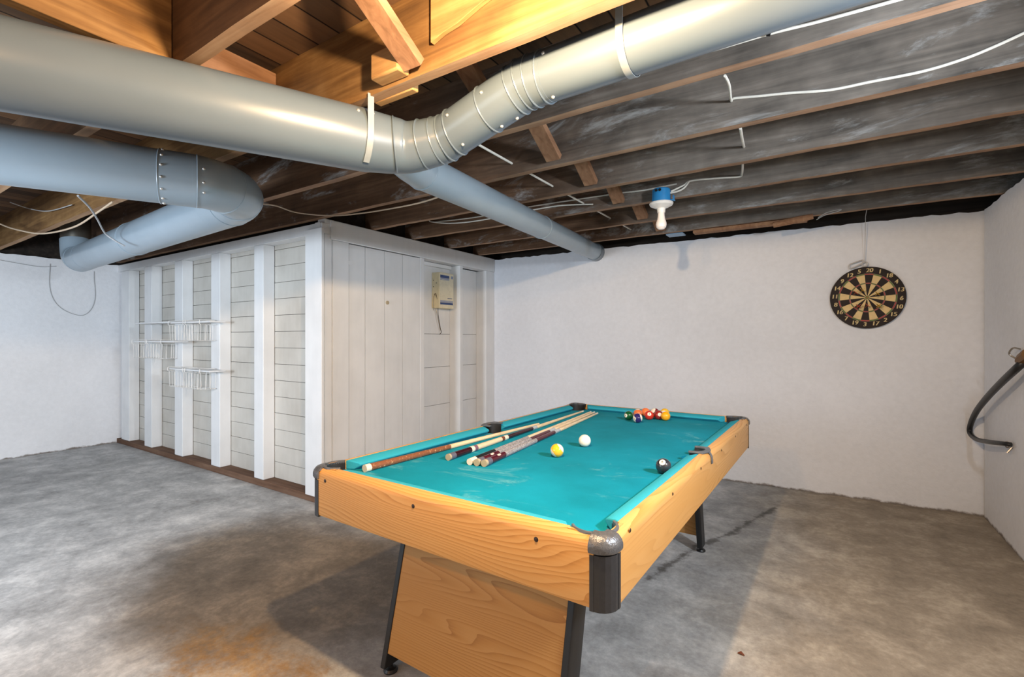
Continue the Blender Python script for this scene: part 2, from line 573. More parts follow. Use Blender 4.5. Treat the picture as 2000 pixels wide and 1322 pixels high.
studs = [(237, 252, 'painted wall stud in the corner by the left wall'),
         (282, 296, 'painted wall stud behind the lone left pair of wire baskets'),
         (341, 356, 'painted wall stud behind the two stacked pairs of wire baskets'),
         (412, 429, 'painted wall stud just right of the wire baskets'),
         (496, 514, 'painted wall stud midway between the baskets and the plank wall end')]
for u0, u1, lab in studs:
    x0, x1 = at(u0, 661, y=YS).x, at(u1, 661, y=YS).x
    mm = MB()
    mm.box((x0, YS, .055), (x1, YB - .003, 2.13))
    tag(obj('wall_stud', mm, M['white_wood'], bevel=.006), 'white ' + lab, 'stud', 'white painted wall studs')
x0, x1 = at(597, 661, y=YS - .02).x, at(629, 661, y=YS - .02).x
tag(obj('corner_board', MB().box((x0, YS - .025, .055), (x1, YS - .001, 2.165)), M['white_wood'], bevel=.003),
    'smooth bright white vertical board ending the stud wall at the plank wall', 'board')

# ---- plank wall (faces right, x = -3.30)
def yx(u, x): return at(u, 661, x=x).y
Y650, Y682, Y822, Y829 = [yx(u, WALLX) for u in (650, 682, 821.5, 829)]
struct(obj('trim_6', MB().box((WALLX - .10, YB - .08, 0), (WALLX - .012, Y650, 2.25)).box((WALLX - .10, YS + .002, 0), (WALLX - .03, YB - .083, 2.22)), M['white_wood'], bevel=.004))
struct(obj('trim_7', MB().box((WALLX - .10, Y650 + .001, 0), (WALLX, Y682 - .003, 2.089)), M['white_wood'], bevel=.003))
struct(obj('trim_8', MB().box((WALLX - .12, Y650 - .02, 2.09), (WALLX + .006, wy(-3.3) - .002, 2.245)), M['white_wood'], bevel=.006))
edges = [yx(u, WALLX) for u in (682, 714, 752, 787, 821.5)]
m = MB()
for a, b in zip(edges, edges[1:]):
    m.box((WALLX - .04, a + .0025, .01), (WALLX - .006, b - .0025, 2.082))
m.box((WALLX - .06, edges[0], .0), (WALLX - .03, edges[-1], 2.088), 1)
door = struct(obj('door_1', m, [M['white_wood'], M['gap']], smooth=False))
def on_wall(name, u0, v0, u1, v1, th, mat, parent):
    a, b = at(u0, v0, x=WALLX), at(u1, v1, x=WALLX)
    off = Vector(parent.location)
    mm = MB().box(Vector((WALLX - .007, a.y, a.z)) - off, Vector((WALLX + th - .006, b.y, b.z)) - off)
    return obj(name, mm, mat, parent, bevel=.001)
on_wall('hinge', 670, 507, 689, 518, .004, M['white_wood'], door)
on_wall('latch_plate', 669, 566, 681, 611, .004, M['white_wood'], door)
kp = at(757, 591, x=WALLX) - Vector(door.location)
obj('knob_plate', MB().cyl(kp + Vector((-.008, 0, 0)), kp + Vector((.003, 0, 0)), .017, n=20), M['rubber'], door)
XR = -3.45
struct(obj('trim_9', MB().box((XR - .05, Y822 + .001, 0), (WALLX - .002, Y829, 2.089)), M['white_wood'], bevel=.003))
m = MB()
z = .02
for zz in (.60, 1.0, 1.35, 2.089):
    m.box((XR - .02, Y829, z), (XR, wy(-3.4) - .01, zz - .004)); z = zz
m.box((XR - .05, Y829, 0), (XR - .012, wy(-3.4), 2.089), 1)
struct(obj('wall_recess', m, [M['white_wood'], M['gap']], smooth=False))
s2 = yx(899, WALLX)
struct(obj('trim_10', MB().box((XR + .001, s2, 0), (WALLX - .003, s2 + .048, 2.089)), M['white_wood'], bevel=.003))
s3 = yx(950, WALLX)
struct(obj('trim_11', MB().box((XR + .001, s3, 0), (WALLX - .003, wy(-3.3) - .003, 2.089)), M['white_wood'], bevel=.003))
struct(obj('trim_12', MB().box((XR + .001, Y829 + .001, 2.05), (XR + .03, s2 - .001, 2.089)), M['white_wood'], bevel=.003))

# ------------------------------------------------------------ ceiling joists
JF = [.805, 1.318, 1.862, 2.38, 2.875, 3.36, 3.90, 4.412]
JT = .046
jl = ['first golden-brown ceiling joist, at the top left of the photo',
      'golden lamplit ceiling joist above the grey duct bend',
      'grey-brown ceiling joist carrying two white cables just behind the upper duct run',
      'grey-brown ceiling joist with the long wavy white cable along its face',
      'grey-brown ceiling joist next in front of the ceiling bulb joist',
      'grey-brown ceiling joist that the blue bulb box is fixed to',
      'grey-brown ceiling joist between the bulb joist and the one nearest the back wall',
      'grey-brown ceiling joist nearest the back wall and dartboard']
for i, yf in enumerate(JF):
    xl = -7.45 if i < 4 else -3.37 - .01 * (i % 3)
    mm = MB()
    n = 36
    rnd = random.Random(i)
    vs, fs, ms = [], [], []
    for k in range(n + 1):
        x = xl + (1.10 - xl) * k / n
        dz = rnd.uniform(-.002, .002); dy = rnd.uniform(-.0015, .0015)
        vs += [(x, yf - JT + dy, ZJ + dz), (x, yf + dy, ZJ + dz), (x, yf, 2.559), (x, yf - JT, 2.559)]
    for k in range(n):
        a, b = k * 4, k * 4 + 4
        for q in range(4):
            fs.append((a + q, b + q, b + (q + 1) % 4, a + (q + 1) % 4)); ms.append(1 if q == 0 else 0)
    fs += [(0, 1, 2, 3), (n * 4 + 3, n * 4 + 2, n * 4 + 1, n * 4)]; ms += [0, 0]
    mm.add(vs, fs); mm.m = ms
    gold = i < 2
    o = obj('ceiling_joist', mm, [M['joist_shaded' if i == 0 else 'joist_gold' if gold else 'joist_side'], M['joist_gold_edge' if gold else 'joist_edge']], smooth=False)
    tag(o, jl[i], 'joist', 'ceiling joists')

# framing boards at the top left
tag(obj('trimmer_beam', MB().box((-1.96, -.6, ZJ), (-1.912, JF[0] - JT - .001, 2.558)), M['beam_gold'], bevel=.003),
    'short orange-lit beam meeting the first joist above the grey trunk duct', 'beam')
tag(obj('blocking_board', MB().box((-2.18, JF[0] + .001, 2.27), (-2.135, JF[1] - JT - .001, 2.53)), M['brace'], bevel=.003),
    'reddish brown blocking board between the two golden joists above the trunk duct', 'board')
tag(obj('wood_block', MB().box((-1.52, JF[1] + .001, ZJ - .004), (-1.31, JF[1] + .034, 2.42)), M['block'], bevel=.004),
    'short wooden block nailed behind the golden joist beside the duct strap', 'block')
tag(obj('wood_block', MB().box((-1.42, JF[1] - JT - .062, 2.262), (-1.275, JF[1] - JT - .001, 2.36)), M['block'], bevel=.008),
    'small round-edged wooden block on the golden joist left of the lamplit brace', 'block')
yj = JF[1] - JT
tag(obj('wood_scrap', MB().prism([(-1.157, 2.55), (-1.157, 2.335), (-1.10, 2.352), (-1.04, 2.36), (-.95, 2.388), (-.82, 2.42), (-.66, 2.45), (-.66, 2.55)],
    lambda a, b, t: (a, t, b), yj - .02, yj - .001), M['block'], bevel=.002),
    'pale splintered board scrap nailed to the golden joist right of the brace', 'board')

# diagonal bridging, one brace per bay
bl = ['lamplit diagonal brace between the two golden joists',
      'diagonal brace hidden mostly behind the duct bend',
      'grey-brown diagonal brace above the loose white cable, nearest to the duct',
      'diagonal brace second from the duct, below the wavy-cable joist',
      'diagonal brace third from the duct, left of the blue bulb box',
      'diagonal brace straight behind the white bulb',
      'diagonal brace nearest the back wall, below the white bulb']
for i in range(7):
    y0, y1 = JF[i], JF[i + 1] - JT
    x = -1.235
    th = .036
    a, b = Vector((x, y0 + .022, 2.535)), Vector((x, y1 - .020, ZJ + .028))
    mm = MB().bar(a, b, .085, th)
    tag(obj('bridging_brace', mm, M['brace'], bevel=.002), bl[i], 'brace', 'diagonal bridging braces')

tag(obj('nailer_board', MB().box((at(1374, 470, z=ZJ - .02).x, JF[7] - .03, ZJ - .03), (at(1580, 452, z=ZJ - .02).x, JF[7] + .06, ZJ - .003)), M['brace'], bevel=.003),
    'brown nailing board under the joist nearest the back wall', 'board')
p = at(1550, 432, y=JF[7] - JT - .03)
mm = MB()
mm.tube([p + Vector((-.14, 0, -.012)), p + Vector((-.05, 0, .0)), p + Vector((.06, 0, .012)), p + Vector((.13, 0, .02))], [.022, .026, .026, .02], 10)
tag(obj('pipe_stub', mm, M['brace']), 'short rusty brown pipe stub on the joist nearest the back wall', 'pipe')
lp = [p + Vector((.15, 0, -.01)), p + Vector((.2, -.01, .015)), p + Vector((.29, -.01, .035)), p + Vector((.30, -.01, .045)), p + Vector((.22, -.01, .035)), p + Vector((.16, 0, .005))]
tag(obj('wire_loop', MB().tube(spline(lp), .003, 6), M['cable_grey']), 'small grey wire loop right of the rusty pipe stub', 'wire')

# ------------------------------------------------------------ ducts
UP = Vector((0, 0, 1))
def screws(pts, parent, off):
    for p, n in pts:
        mm = MB().sphere((0, 0, 0), .007, 10, 6)
        o = obj('screw', mm, M['screw'], parent); o.location = Vector(p) - off

A0, A1 = Vector((-2.52, -.72, 2.095)), Vector((-1.600, 1.345, 2.122))
P2, P3, P4, P5 = Vector((-1.487, 1.495, 2.122)), Vector((-1.345, 1.548, 2.142)), Vector((-.935, 1.535, 2.252)), Vector((.955, 1.489, 2.252))
root = thing('trunk_duct', 'large grey round trunk duct bending twice under the golden joist', 'duct', (-1.6, 1.3, 2.0))
off = Vector(root.location)
L = lambda pts: [Vector(p) - off for p in pts]
obj('trunk_section', MB().tube(L([A0, A0.lerp(A1, .5), A1]), [.140, .133, .124], 56), M['duct'], root)
elb = spline([A1, A1.lerp(P2, .55) + Vector((-.006, .012, 0)), P2, P3], 6)
obj('elbow_section', MB().tube(L(elb), [.124 - .03 * i / (len(elb) - 1) for i in range(len(elb))], 56), M['duct'], root)
# adjustable elbow of gores, then the offset piece
mid = P3.lerp(P4, .5)
g1 = [P3 - (P3 - P2).normalized() * .02, P3 + (P4 - P3).normalized() * .05]
obj('offset_section', MB().tube(L([P3 - (P4 - P3).normalized() * .02, P4 + (P4 - P3).normalized() * .008]), .091, 56), M['duct'], root)
q1 = P4 + (P5 - P4).normalized() * .10
obj('elbow_section', MB().tube(L([P4 - (P4 - P3).normalized() * .02, P4, q1]), [.0915, .0915, .090], 56), M['duct'], root)
obj('run_section', MB().tube(L([q1 - (P5 - P4).normalized() * .03, P5]), .0885, 56), M['duct'], root)
d1 = (P3 - P2).normalized(); d2 = (P4 - P3).normalized(); d3 = (P5 - P4).normalized()
rings = [(A1.lerp(P2, .62), (d1 + (A1 - A0).normalized()).normalized(), .1125), (P2.lerp(P3, .35), d1, .101), (P2.lerp(P3, .8), (d1 * 2 + d2).normalized(), .097),
         (P3 + d2 * .01, (d1 + d2).normalized(), .095), (P3 + d2 * .06, (d1 + d2 * 2).normalized(), .094),
         (mid + d2 * .03, d2, .0925), (P4 - d2 * .045, d2, .0925), (P4 - d2 * .005, (d2 * 2 + d3).normalized(), .093), (P4 + d3 * .035, (d2 + d3 * 3).normalized(), .0925), (P4 + d3 * .085, d3, .0915)]
for c, d, r in rings:
    obj('seam_ring', MB().ring(Vector(c) - off, d, r - .001, .0038, 56, 6), M['duct'], root)
vw = lambda p: (Vector((0, 0, EYE)) - p).normalized()
def side_pt(c, d, r, ang):
    """a point on the tube surface, ang degrees round from the side that faces the room"""
    d = Vector(d).normalized(); e = vw(c); e = (e - d * e.dot(d)).normalized(); b = d.cross(e)
    return c + (e * math.cos(R(ang)) + b * math.sin(R(ang))) * r
sc = []
for c, d, r, ang in ((P3 + d2 * .10, d2, .091, 35), (P3 + d2 * .10, d2, .091, -50), (mid + d2 * .065, d2, .091, 55), (mid + d2 * .065, d2, .091, -45), (P4 + d3 * .12, d3, .0885, -55), (P4 + d3 * .12, d3, .0885, 50),
                     (A1, A1 - A0, .122, -62), (A1 - (A1 - A0).normalized() * .06, A1 - A0, .124, -58), (P2, d1, .108, -60), (P4 - d2 * .08, d2, .0915, 62)):
    sc.append((side_pt(c, d, r, ang), None))
screws(sc, root, off)

def u_strap(name, c, d, r, top, w, lab, full=True):
    d = Vector((d[0], d[1], 0)).normalized(); e = d.cross(UP)
    if e.dot(vw(c)) < 0: e = -e
    pts = [c + e * (r + .003) + UP * (top - c.z)]
    for k in range(13):
        a = math.pi * k / 12
        pts.append(c + e * math.cos(a) * (r + .003) - UP * math.sin(a) * (r + .003))
    if full: pts.append(c - e * (r + .003) + UP * (top - c.z))
    else: pts = pts[:6]
    mm = MB(); vs = []; fs = []
    for i, q in enumerate(pts):
        nrm = Vector((q.x - c.x, q.y - c.y, min(q.z - c.z, 0))).normalized() * .0015
        vs += [q - d * w / 2, q + d * w / 2, q + d * w / 2 + nrm, q - d * w / 2 + nrm]
    n = len(pts)
    for i in range(n - 1):
        a, b = i * 4, i * 4 + 4
        for k in range(4):
            fs.append((a + k, a + (k + 1) % 4, b + (k + 1) % 4, b + k))
    fs += [(0, 1, 2, 3), (n * 4 - 1, n * 4 - 2, n * 4 - 3, n * 4 - 4)]
    mm.add(vs, fs)
    return tag(obj(name, mm, M['strap']), lab, 'strap', 'duct hanger straps')
u_strap('hanger_strap', A1 - (A1 - A0).normalized() * .02, A1 - A0, .1255, ZJ + .01, .024, 'grey hanger strap at the bend of the large trunk duct', False)
cs = P4.lerp(P5, .1); cs = P4 + d3 * .40
u_strap('hanger_strap', cs, d3, .0885, 2.36, .024, 'grey hanger strap round the upper duct run at the top of the photo')

# branch pipe to the back wall
B0, B1, B2 = Vector((-1.53, 1.46, 2.105)), Vector((-1.625, 1.70, 2.103)), Vector((-2.02, wy(-2.02) - .002, 2.205))
root = thing('branch_duct', 'slim blue-grey pipe running from the trunk duct bend to the back wall', 'duct', (-1.8, 3.2, 2.05))
off = Vector(root.location)
L = lambda pts: [Vector(p) - off for p in pts]
db = (B2 - B1).normalized()
obj('takeoff_cone', MB().tube(L([B0, B0.lerp(B1, .5), B1]), [.090, .092, .086], 40), M['duct_blue'], root)
bm_ = B1.lerp(B2, .50)
obj('pipe_section', MB().tube(L([B1 - db * .02, bm_]), [.086, .085], 40), M['duct_blue'], root)
obj('pipe_section', MB().tube(L([bm_ - db * .02, B2]), [.083, .083], 40), M['duct_blue'], root)
obj('seam_ring', MB().ring(bm_ - off, db, .0855, .004, 48, 6), M['duct_blue'], root)
obj('seam_ring', MB().ring(B1 - off, db, .0865, .003, 48, 6), M['duct_blue'], root)
obj('wall_collar', MB().cyl(B2 - db * .10 - off, B2 - off, .090, .094, 40), M['duct'], root)

# lower duct with a tight elbow
E0, E1 = Vector((-3.55, -.78, 2.073)), Vector((-2.60, 1.12, 2.073))
dE = (E1 - E0).normalized()
K0, K1 = Vector((-2.95, 1.455, 2.085)), Vector((-6.15, 1.64, 2.085))
dK = (K1 - K0).normalized()
root = thing('return_duct', 'blue-grey lower duct folding back on itself towards the left wall', 'duct', (-3.0, 1.0, 1.95))
off = Vector(root.location)
L = lambda pts: [Vector(p) - off for p in pts]
obj('duct_section', MB().tube(L([E0, E1 - dE * .10]), .125, 56), M['duct_blue'], root)
obj('collar_section', MB().tube(L([E1 - dE * .13, E1 + dE * .03]), .1265, 56), M['duct_blue'], root)
arc = spline([E1, E1 + dE * .03, Vector((-2.600, 1.235, 2.076)), Vector((-2.665, 1.35, 2.08)), Vector((-2.77, 1.42, 2.083)), Vector((-2.90, 1.450, 2.085)), K0 - Vector((.12, 0, 0))], 3)
obj('elbow_section', MB().tube(L(arc), .125, 56), M['duct_blue'], root)
for i in (2, 7, 11, 15):
    d = (arc[min(i + 1, len(arc) - 1)] - arc[i - 1]).normalized()
    obj('seam_ring', MB().ring(arc[i] - off, d, .125, .0035, 56, 6), M['duct_blue'], root)
obj('seam_ring', MB().ring(E1 - dE * .13 - off, dE, .126, .003, 56, 6), M['duct_blue'], root)
km = K0.lerp(K1, .50)
obj('duct_section', MB().tube(L([K0 - dK * .02, km]), .125, 56), M['duct_blue'], root)
k2 = K0.lerp(K1, .92)
obj('duct_section', MB().tube(L([km - dK * .02, k2]), .122, 56), M['duct_blue'], root)
obj('seam_ring', MB().ring(km - off, dK, .125, .004, 56, 6), M['duct_blue'], root)
arc = spline([k2 - dK * .02, K1 + dK * .0, K1 + dK * .12 + UP * .05, K1 + dK * .16 + UP * .2], 6)
obj('elbow_section', MB().tube(L(arc), .123, 48), M['duct_blue'], root)
obj('seam_ring', MB().ring(arc[6] - off, dK, .1235, .003, 48, 6), M['duct_blue'], root)
e = K1 + dK * .16 + UP * .19
obj('riser_section', MB().tube(L([e, e + UP * .28]), .118, 40), M['duct_steel'], root)
sc = [(side_pt(E1 - dE * .115, dE, .1265, a), None) for a in (-75, -50, -25, 0, 25, 50, 72)] + [(side_pt(E1 + dE * .05, dE, .125, a), None) for a in (-30, 0, 22)]
screws(sc, root, off)

# ------------------------------------------------------------ pool table
TX0, TX1, TY0, TY1 = -1.629, -.409, 1.103, 3.307
TC = Vector(((TX0 + TX1) / 2, (TY0 + TY1) / 2, 0))
HW, HL = (TX1 - TX0) / 2, (TY1 - TY0) / 2
ZT, ZB, ZBED = .814, .637, .775
RAILW = .036
table = thing('pool_table', 'oak-veneered pool table with teal cloth on two panel legs', 'pool table', TC, R(-1.0))
CR = .047   # corner rounding
# rail/apron boards: profile (d = distance inward from outer face, z)
def rail_profile(w):
    pr = [(.002, ZB), (.0, ZB + .01), (.0, ZT - .03)]
    for k in range(1, 6):
        a = math.pi / 2 * k / 6
        pr.append((.028 * (1 - math.cos(a)), ZT - .03 + .028 * math.sin(a)))
    pr += [(.030, ZT - .001), (w, ZT - .001), (w, ZT - .05), (.022, ZT - .06), (.022, ZB)]
    return pr
def board(name, side, mat):
    """side: 0 near, 1 far, 2 left, 3 right; the cap narrows beside the corner pockets"""
    ln = HW if side < 2 else HL
    mm = MB()
    def fn(a, b, t):
        if side == 0: return (t, -HL + a, b)
        if side == 1: return (t, HL - a, b)
        if side == 2: return (-HW + a, t, b)
        return (HW - a, t, b)
    e0, e1 = ln - CR, ln - .128
    spans = [(-e0, -e1, .020), (-e1, e1, RAILW), (e1, e0, .020)]
    if side > 1:
        spans = [(-e0, -e1, .020), (-e1, -.062, RAILW), (-.062, .062, .023), (.062, e1, RAILW), (e1, e0, .020)]
    for a, b, w in spans:
        mm.prism(rail_profile(w), fn, a, b)
    return obj(name, mm, mat, table, ang=25)
bn = board('end_panel', 0, M['oak_x'])
bf = board('end_panel', 1, M['oak_x'])
bl_ = board('side_panel', 2, M['oak_y'])
br = board('side_panel', 3, M['oak_y'])
for u, v in ((637, 942), (815, 991), (1062, 1055)):
    q = at(u, v, y=TY0) - TC
    obj('screw_head', MB().lathe([(0, .0025), (.004, .002), (.007, 0)], 12, c=q, M=Matrix.Rotation(R(90), 3, 'X')), M['dot'], bn)
for u, v in ((1246, 1036), (1322, 964), (1372, 914), (1408, 878), (1433, 851), (1453, 829)):
    q = at(u, v, x=TX1) - TC
    obj('screw_head', MB().lathe([(0, .002), (.0035, .0015), (.006, 0)], 12, c=q, M=Matrix.Rotation(R(90), 3, 'Y')), M['dot'], br)

PCI = .078          # pocket centre from the outer faces
PR = .054
# bed with pocket notches
poly = []
xi, yi = HW - .03, HL - .03
def arc_pts(cx, cy, a0, a1, n=10, r=PR):
    return [(cx + r * math.cos(R(a0 + (a1 - a0) * k / n)), cy + r * math.sin(R(a0 + (a1 - a0) * k / n))) for k in range(n + 1)]
px, py = HW - PCI, HL - PCI
poly += arc_pts(-px, -py, 180 - 27, -90 + 27 + 0, 14)[::1] if False else []
def notch(cx, cy, a0, a1): return arc_pts(cx, cy, a0, a1, 14)
# go counter-clockwise, each pocket circle biting into the bed
off_a = math.degrees(math.asin((yi - py) / PR)) if (yi - py) < PR else 90
poly = []
poly += notch(-px, -py, 180 - off_a + 0, -off_a - 0 + 0)[::1] if False else []
s_ = (yi - py); cxx = math.sqrt(PR * PR - s_ * s_); aa = math.degrees(math.atan2(s_, cxx))
poly += [(a, b) for a, b in notch(-px, -py, 90 + aa, -aa)]                     # near left: from left edge round to the near edge
poly += [(a, b) for a, b in notch(px, -py, 180 + aa, 90 - aa)]
sx = xi - (HW - .072)
sa = math.degrees(math.acos(min(1, sx / PR)))
poly += [(a, b) for a, b in notch(HW - .072, 0, -sa, -360 + sa)]
poly += [(a, b) for a, b in notch(px, py, -90 + aa, -180 - aa)]
poly += [(a, b) for a, b in notch(-px, py, aa, -90 - aa)]
poly += [(a, b) for a, b in notch(-HW + .072, 0, 180 - sa, -180 + sa)]
mm = MB().prism(poly, lambda a, b, t: (a, b, t), ZBED - .02, ZBED)
obj('bed_cloth', mm, M['cloth'], table, smooth=False)
obj('bed_board', MB().box((-HW + .026, -HL + .14, ZBED - .11), (HW - .026, HL - .14, ZBED - .021)), M['underside'], table)

# cushions
def cushion(side, a, b, ca, cb):
    """side as board(); from a to b, ends cut back by ca, cb at the nose"""
    prof = [(RAILW - .001, ZT - .003), (RAILW + .012, ZT - .003), (RAILW + .046, ZT - .012), (RAILW + .052, ZT - .018), (RAILW + .050, ZT - .024), (RAILW + .030, ZBED + .0005), (RAILW - .001, ZBED + .0005)]
    mm = MB()
    n = len(prof)
    vs = []
    for base, cut, sg in ((a, ca, 1), (b, cb, -1)):
        for d, z in prof:
            t = base + sg * cut * (d - RAILW) / .052
            vs.append({0: (t, -HL + d, z), 1: (t, HL - d, z), 2: (-HW + d, t, z), 3: (HW - d, t, z)}[side])
    fs = [tuple(range(n)), tuple(range(n, 2 * n))] + [(i, (i + 1) % n, n + (i + 1) % n, n + i) for i in range(n)]
    mm.add(vs, fs)
    return obj('cushion', mm, M['cushion'], table, bevel=.003)
ce = .137
cushion(0, -HW + ce, HW - ce, .03, .03)
cushion(1, -HW + ce, HW - ce, .03, .03)
for sd in (2, 3):
    cushion(sd, -HL + ce, -.064, .03, .012)
    cushion(sd, .064, HL - ce, .012, .03)

# corner castings, posts, pockets
def corner(sx, sy):
    cx, cy = sx * (HW - CR), sy * (HL - CR)
    a0 = {(1, 1): 0, (-1, 1): 90, (-1, -1): 180, (1, -1): 270}[(sx, sy)]
    A0_, A1_ = R(a0), R(a0 + 90)
    # casting: quarter lathe plus short flanges along both sides
    top = [(.012, ZT + .004), (.030, ZT + .003), (.042, ZT - .002), (.0505, ZT - .012), (.054, ZT - .022), (.054, ZT - .034), (.051, ZT - .040), (.046, ZT - .040), (.046, ZT - .012), (.012, ZT - .002)]
    mm = MB().lathe(top, 14, A0_, A1_, c=(cx, cy, 0))
    pr = top
    fl = .012
    ax = (math.cos(A0_), math.sin(A0_)); bx = (math.cos(A1_), math.sin(A1_))
    for (e, t, sgn) in ((ax, bx, -1), (bx, ax, -1)):
        mm.prism(pr, lambda r, z, q: (cx + e[0] * r + t[0] * q * sgn, cy + e[1] * r + t[1] * q * sgn, z), 0, fl)
    cap = obj('corner_casting', mm, M['cast'], table, ang=40)
    post = [(.036, ZT - .045), (.0475, ZT - .045), (.0475, ZB - .006), (.036, ZB - .006)]
    mm = MB().lathe(post, 5, A0_, A1_, c=(cx, cy, 0))
    for (e, t) in ((ax, bx), (bx, ax)):
        mm.prism([(.036, ZT - .045), (.0485, ZT - .045), (.0485, ZB - .006), (.036, ZB - .006)], lambda r, z, q: (cx + e[0] * r - t[0] * q, cy + e[1] * r - t[1] * q, z), -.001, .010)
    obj('corner_post', mm, M['plastic'], table, ang=15)
    # pocket rim: a C that opens to the bed, and the liner below it
    pcx, pcy = sx * px, sy * py
    ctr = a0 + 45
    rim = MB()
    prof = [(PR, ZT - .010), (PR, ZT + .001), (PR + .002, ZT + .0025), (PR + .006, ZT + .0025), (PR + .008, ZT - .001), (PR + .008, ZT - .010)]
    rim.lathe(prof + [prof[0]], 28, R(ctr - 100), R(ctr + 100), c=(pcx, pcy, 0))
    ob = obj('pocket', rim, M['iron'], table, ang=40)
    li = MB().lathe([(PR, ZT - .006), (PR - .001, ZBED - .075), (.0, ZBED - .09)], 28, R(ctr - 104), R(ctr + 104), c=(pcx, pcy, 0))
    obj('pocket_liner', li, M['plastic'], ob)
for sx in (1, -1):
    for sy in (1, -1):
        corner(sx, sy)
def side_pocket(sx):
    cx = sx * (HW - .072)
    ctr = 0 if sx > 0 else 180
    prof = [(.046, ZT - .01), (.046, ZT + .003), (.050, ZT + .005), (.062, ZT + .004), (.064, ZT - .003), (.064, ZT - .01)]
    mm = MB()
    N = 20
    # flat C-shaped plate clipped at the outer face
    inner = [(cx + .046 * math.cos(R(ctr - 100 + 200 * k / N)), .046 * math.sin(R(ctr - 100 + 200 * k / N))) for k in range(N + 1)]
    yo = .066
    xe = cx + sx * .050; xo = cx + sx * -.012
    outer = [(inner[-1][0], yo * sx), (xe, yo * sx), (xe + sx * .016, .02 * sx), (xe + sx * .016, -.02 * sx), (xe, -yo * sx), (inner[0][0], -yo * sx)]
    mm.prism(inner + outer, lambda a, b, t: (a, b, t), ZT - .002, ZT + .005)
    ob = obj('pocket', mm, M['iron'], table, bevel=.0015)
    st = MB()
    pts = [(HW - .022, ZT + .003), (HW - .012, ZT - .002), (HW - .004, ZT - .012), (HW + .001, ZT - .025), (HW + .003, ZT - .05)]
    for (a, b), (c, d) in zip(pts, pts[1:]):
        st.box((0, 0, 0), (0, 0, 0)) if False else None
        st.add([(sx * a, -.011, b), (sx * a, .011, b), (sx * c, .011, d), (sx * c, -.011, d), (sx * (a + .002), -.011, b + .003), (sx * (a + .002), .011, b + .003), (sx * (c + .003), .011, d + .001), (sx * (c + .003), -.011, d + .001)],
               [(0, 1, 2, 3), (4, 7, 6, 5), (0, 4, 5, 1), (1, 5, 6, 2), (2, 6, 7, 3), (3, 7, 4, 0)])
    obj('rail_strap', st, M['iron'], ob)
    li = MB().lathe([(.048, ZT - .002), (.046, ZBED - .07), (0, ZBED - .085)], 24, R(ctr - 100), R(ctr + 100), c=(cx, 0, 0))
    obj('pocket_liner', li, M['plastic'], ob)
side_pocket(1); side_pocket(-1)

# legs: a leaning end panel with black cover posts and feet
def leg(sy):
    mm = MB()
    yt, yb = sy * (HL - .31), sy * (HL - .165)
    zt_, zb_ = ZB + .10, .085
    def q(z): return yt + (yb - yt) * (ZB - z) / (ZB - .02)
    xw = .37
    vs = []
    for z in (zb_, zt_):
        for x, dy in ((-xw, 0), (xw, 0), (xw, -.022 * sy), (-xw, -.022 * sy)):
            vs.append((x - .012, q(z) + dy, z))
    mm.add(vs, [(0, 1, 2, 3), (4, 5, 6, 7), (0, 1, 5, 4), (1, 2, 6, 5), (2, 3, 7, 6), (3, 0, 4, 7)])
    lg = obj('leg', mm, M['oak_leg'], table, bevel=.001)
    for sx in (1, -1):
        po = MB()
        vs = []
        for z in (.03, zt_):
            for x, dy in ((xw - .004, .004), (xw + .020, .004), (xw + .026, -.006), (xw + .026, -.075), (xw + .018, -.085), (xw - .004, -.085)):
                vs.append((sx * x - .012, q(z) + dy * sy, z))
        po.add(vs, [tuple(range(6)), tuple(range(6, 12))] + [(i, (i + 1) % 6, 6 + (i + 1) % 6, 6 + i) for i in range(6)])
        obj('leg_post', po, M['black'], lg, bevel=.003)
        fz = MB().lathe([(0, 0), (.026, 0), (.028, .006), (.022, .014), (.010, .016), (.010, .04)], 20, c=(sx * (xw + .008) - .012, q(.02) - .04 * sy, 0))
        obj('leveller_foot', fz, M['black'], lg)
    return lg
leg(-1); leg(1)

# ------------------------------------------------------------ cues
def cue(label, butt, tip, stops, rb=.0145, rt=.0062):
    """stops: (u of the end of the piece, material, part name) from butt to tip; axis rests on the cloth"""
    a = at(*butt, z=ZBED + rb); b = at(*tip, z=ZBED + rt)
    d = b - a; Ln = d.length
    def tt(u):
        lo, hi = 0.0, 1.0
        for _ in range(40):
            mid_ = (lo + hi) / 2
            if pu(a.lerp(b, mid_)) < u: lo = mid_
            else: hi = mid_
        return lo
    ang_ = math.atan2(d.y, d.x) - math.pi / 2
    root = thing('pool_cue', label, 'cue', (a.x, a.y, ZBED), ang_, 'pool cues on the table')
    # local frame: y along the cue
    t0 = 0.0
    def P(t): return Vector((0, t * Ln, rb + (rt - rb) * t))
    def Rr(t): return rb + (rt - rb) * t
    for u, mat, nm in stops:
        t1 = 1.0 if u is None else tt(u)
        fat = .0006 if nm in ('ring', 'joint_collar', 'butt_cap') else 0
        mm = MB().tube([P(t0), P(t0 + (t1 - t0) * .5), P(t1)], [Rr(t0) + fat, Rr((t0 + t1) / 2) + fat, Rr(t1) + fat], 18)
        o = obj(nm, mm, M[mat], root)
        t0 = t1
    return root, P, Rr, tt, Ln
cue('pool cue with ornate brown butt, lying nearest the left rail', (712, 915), (1052, 828),
    [(722, 'ivory', 'butt_cap'), (878, 'cue_brown', 'butt'), (None, 'maple', 'shaft')], rt=.007)
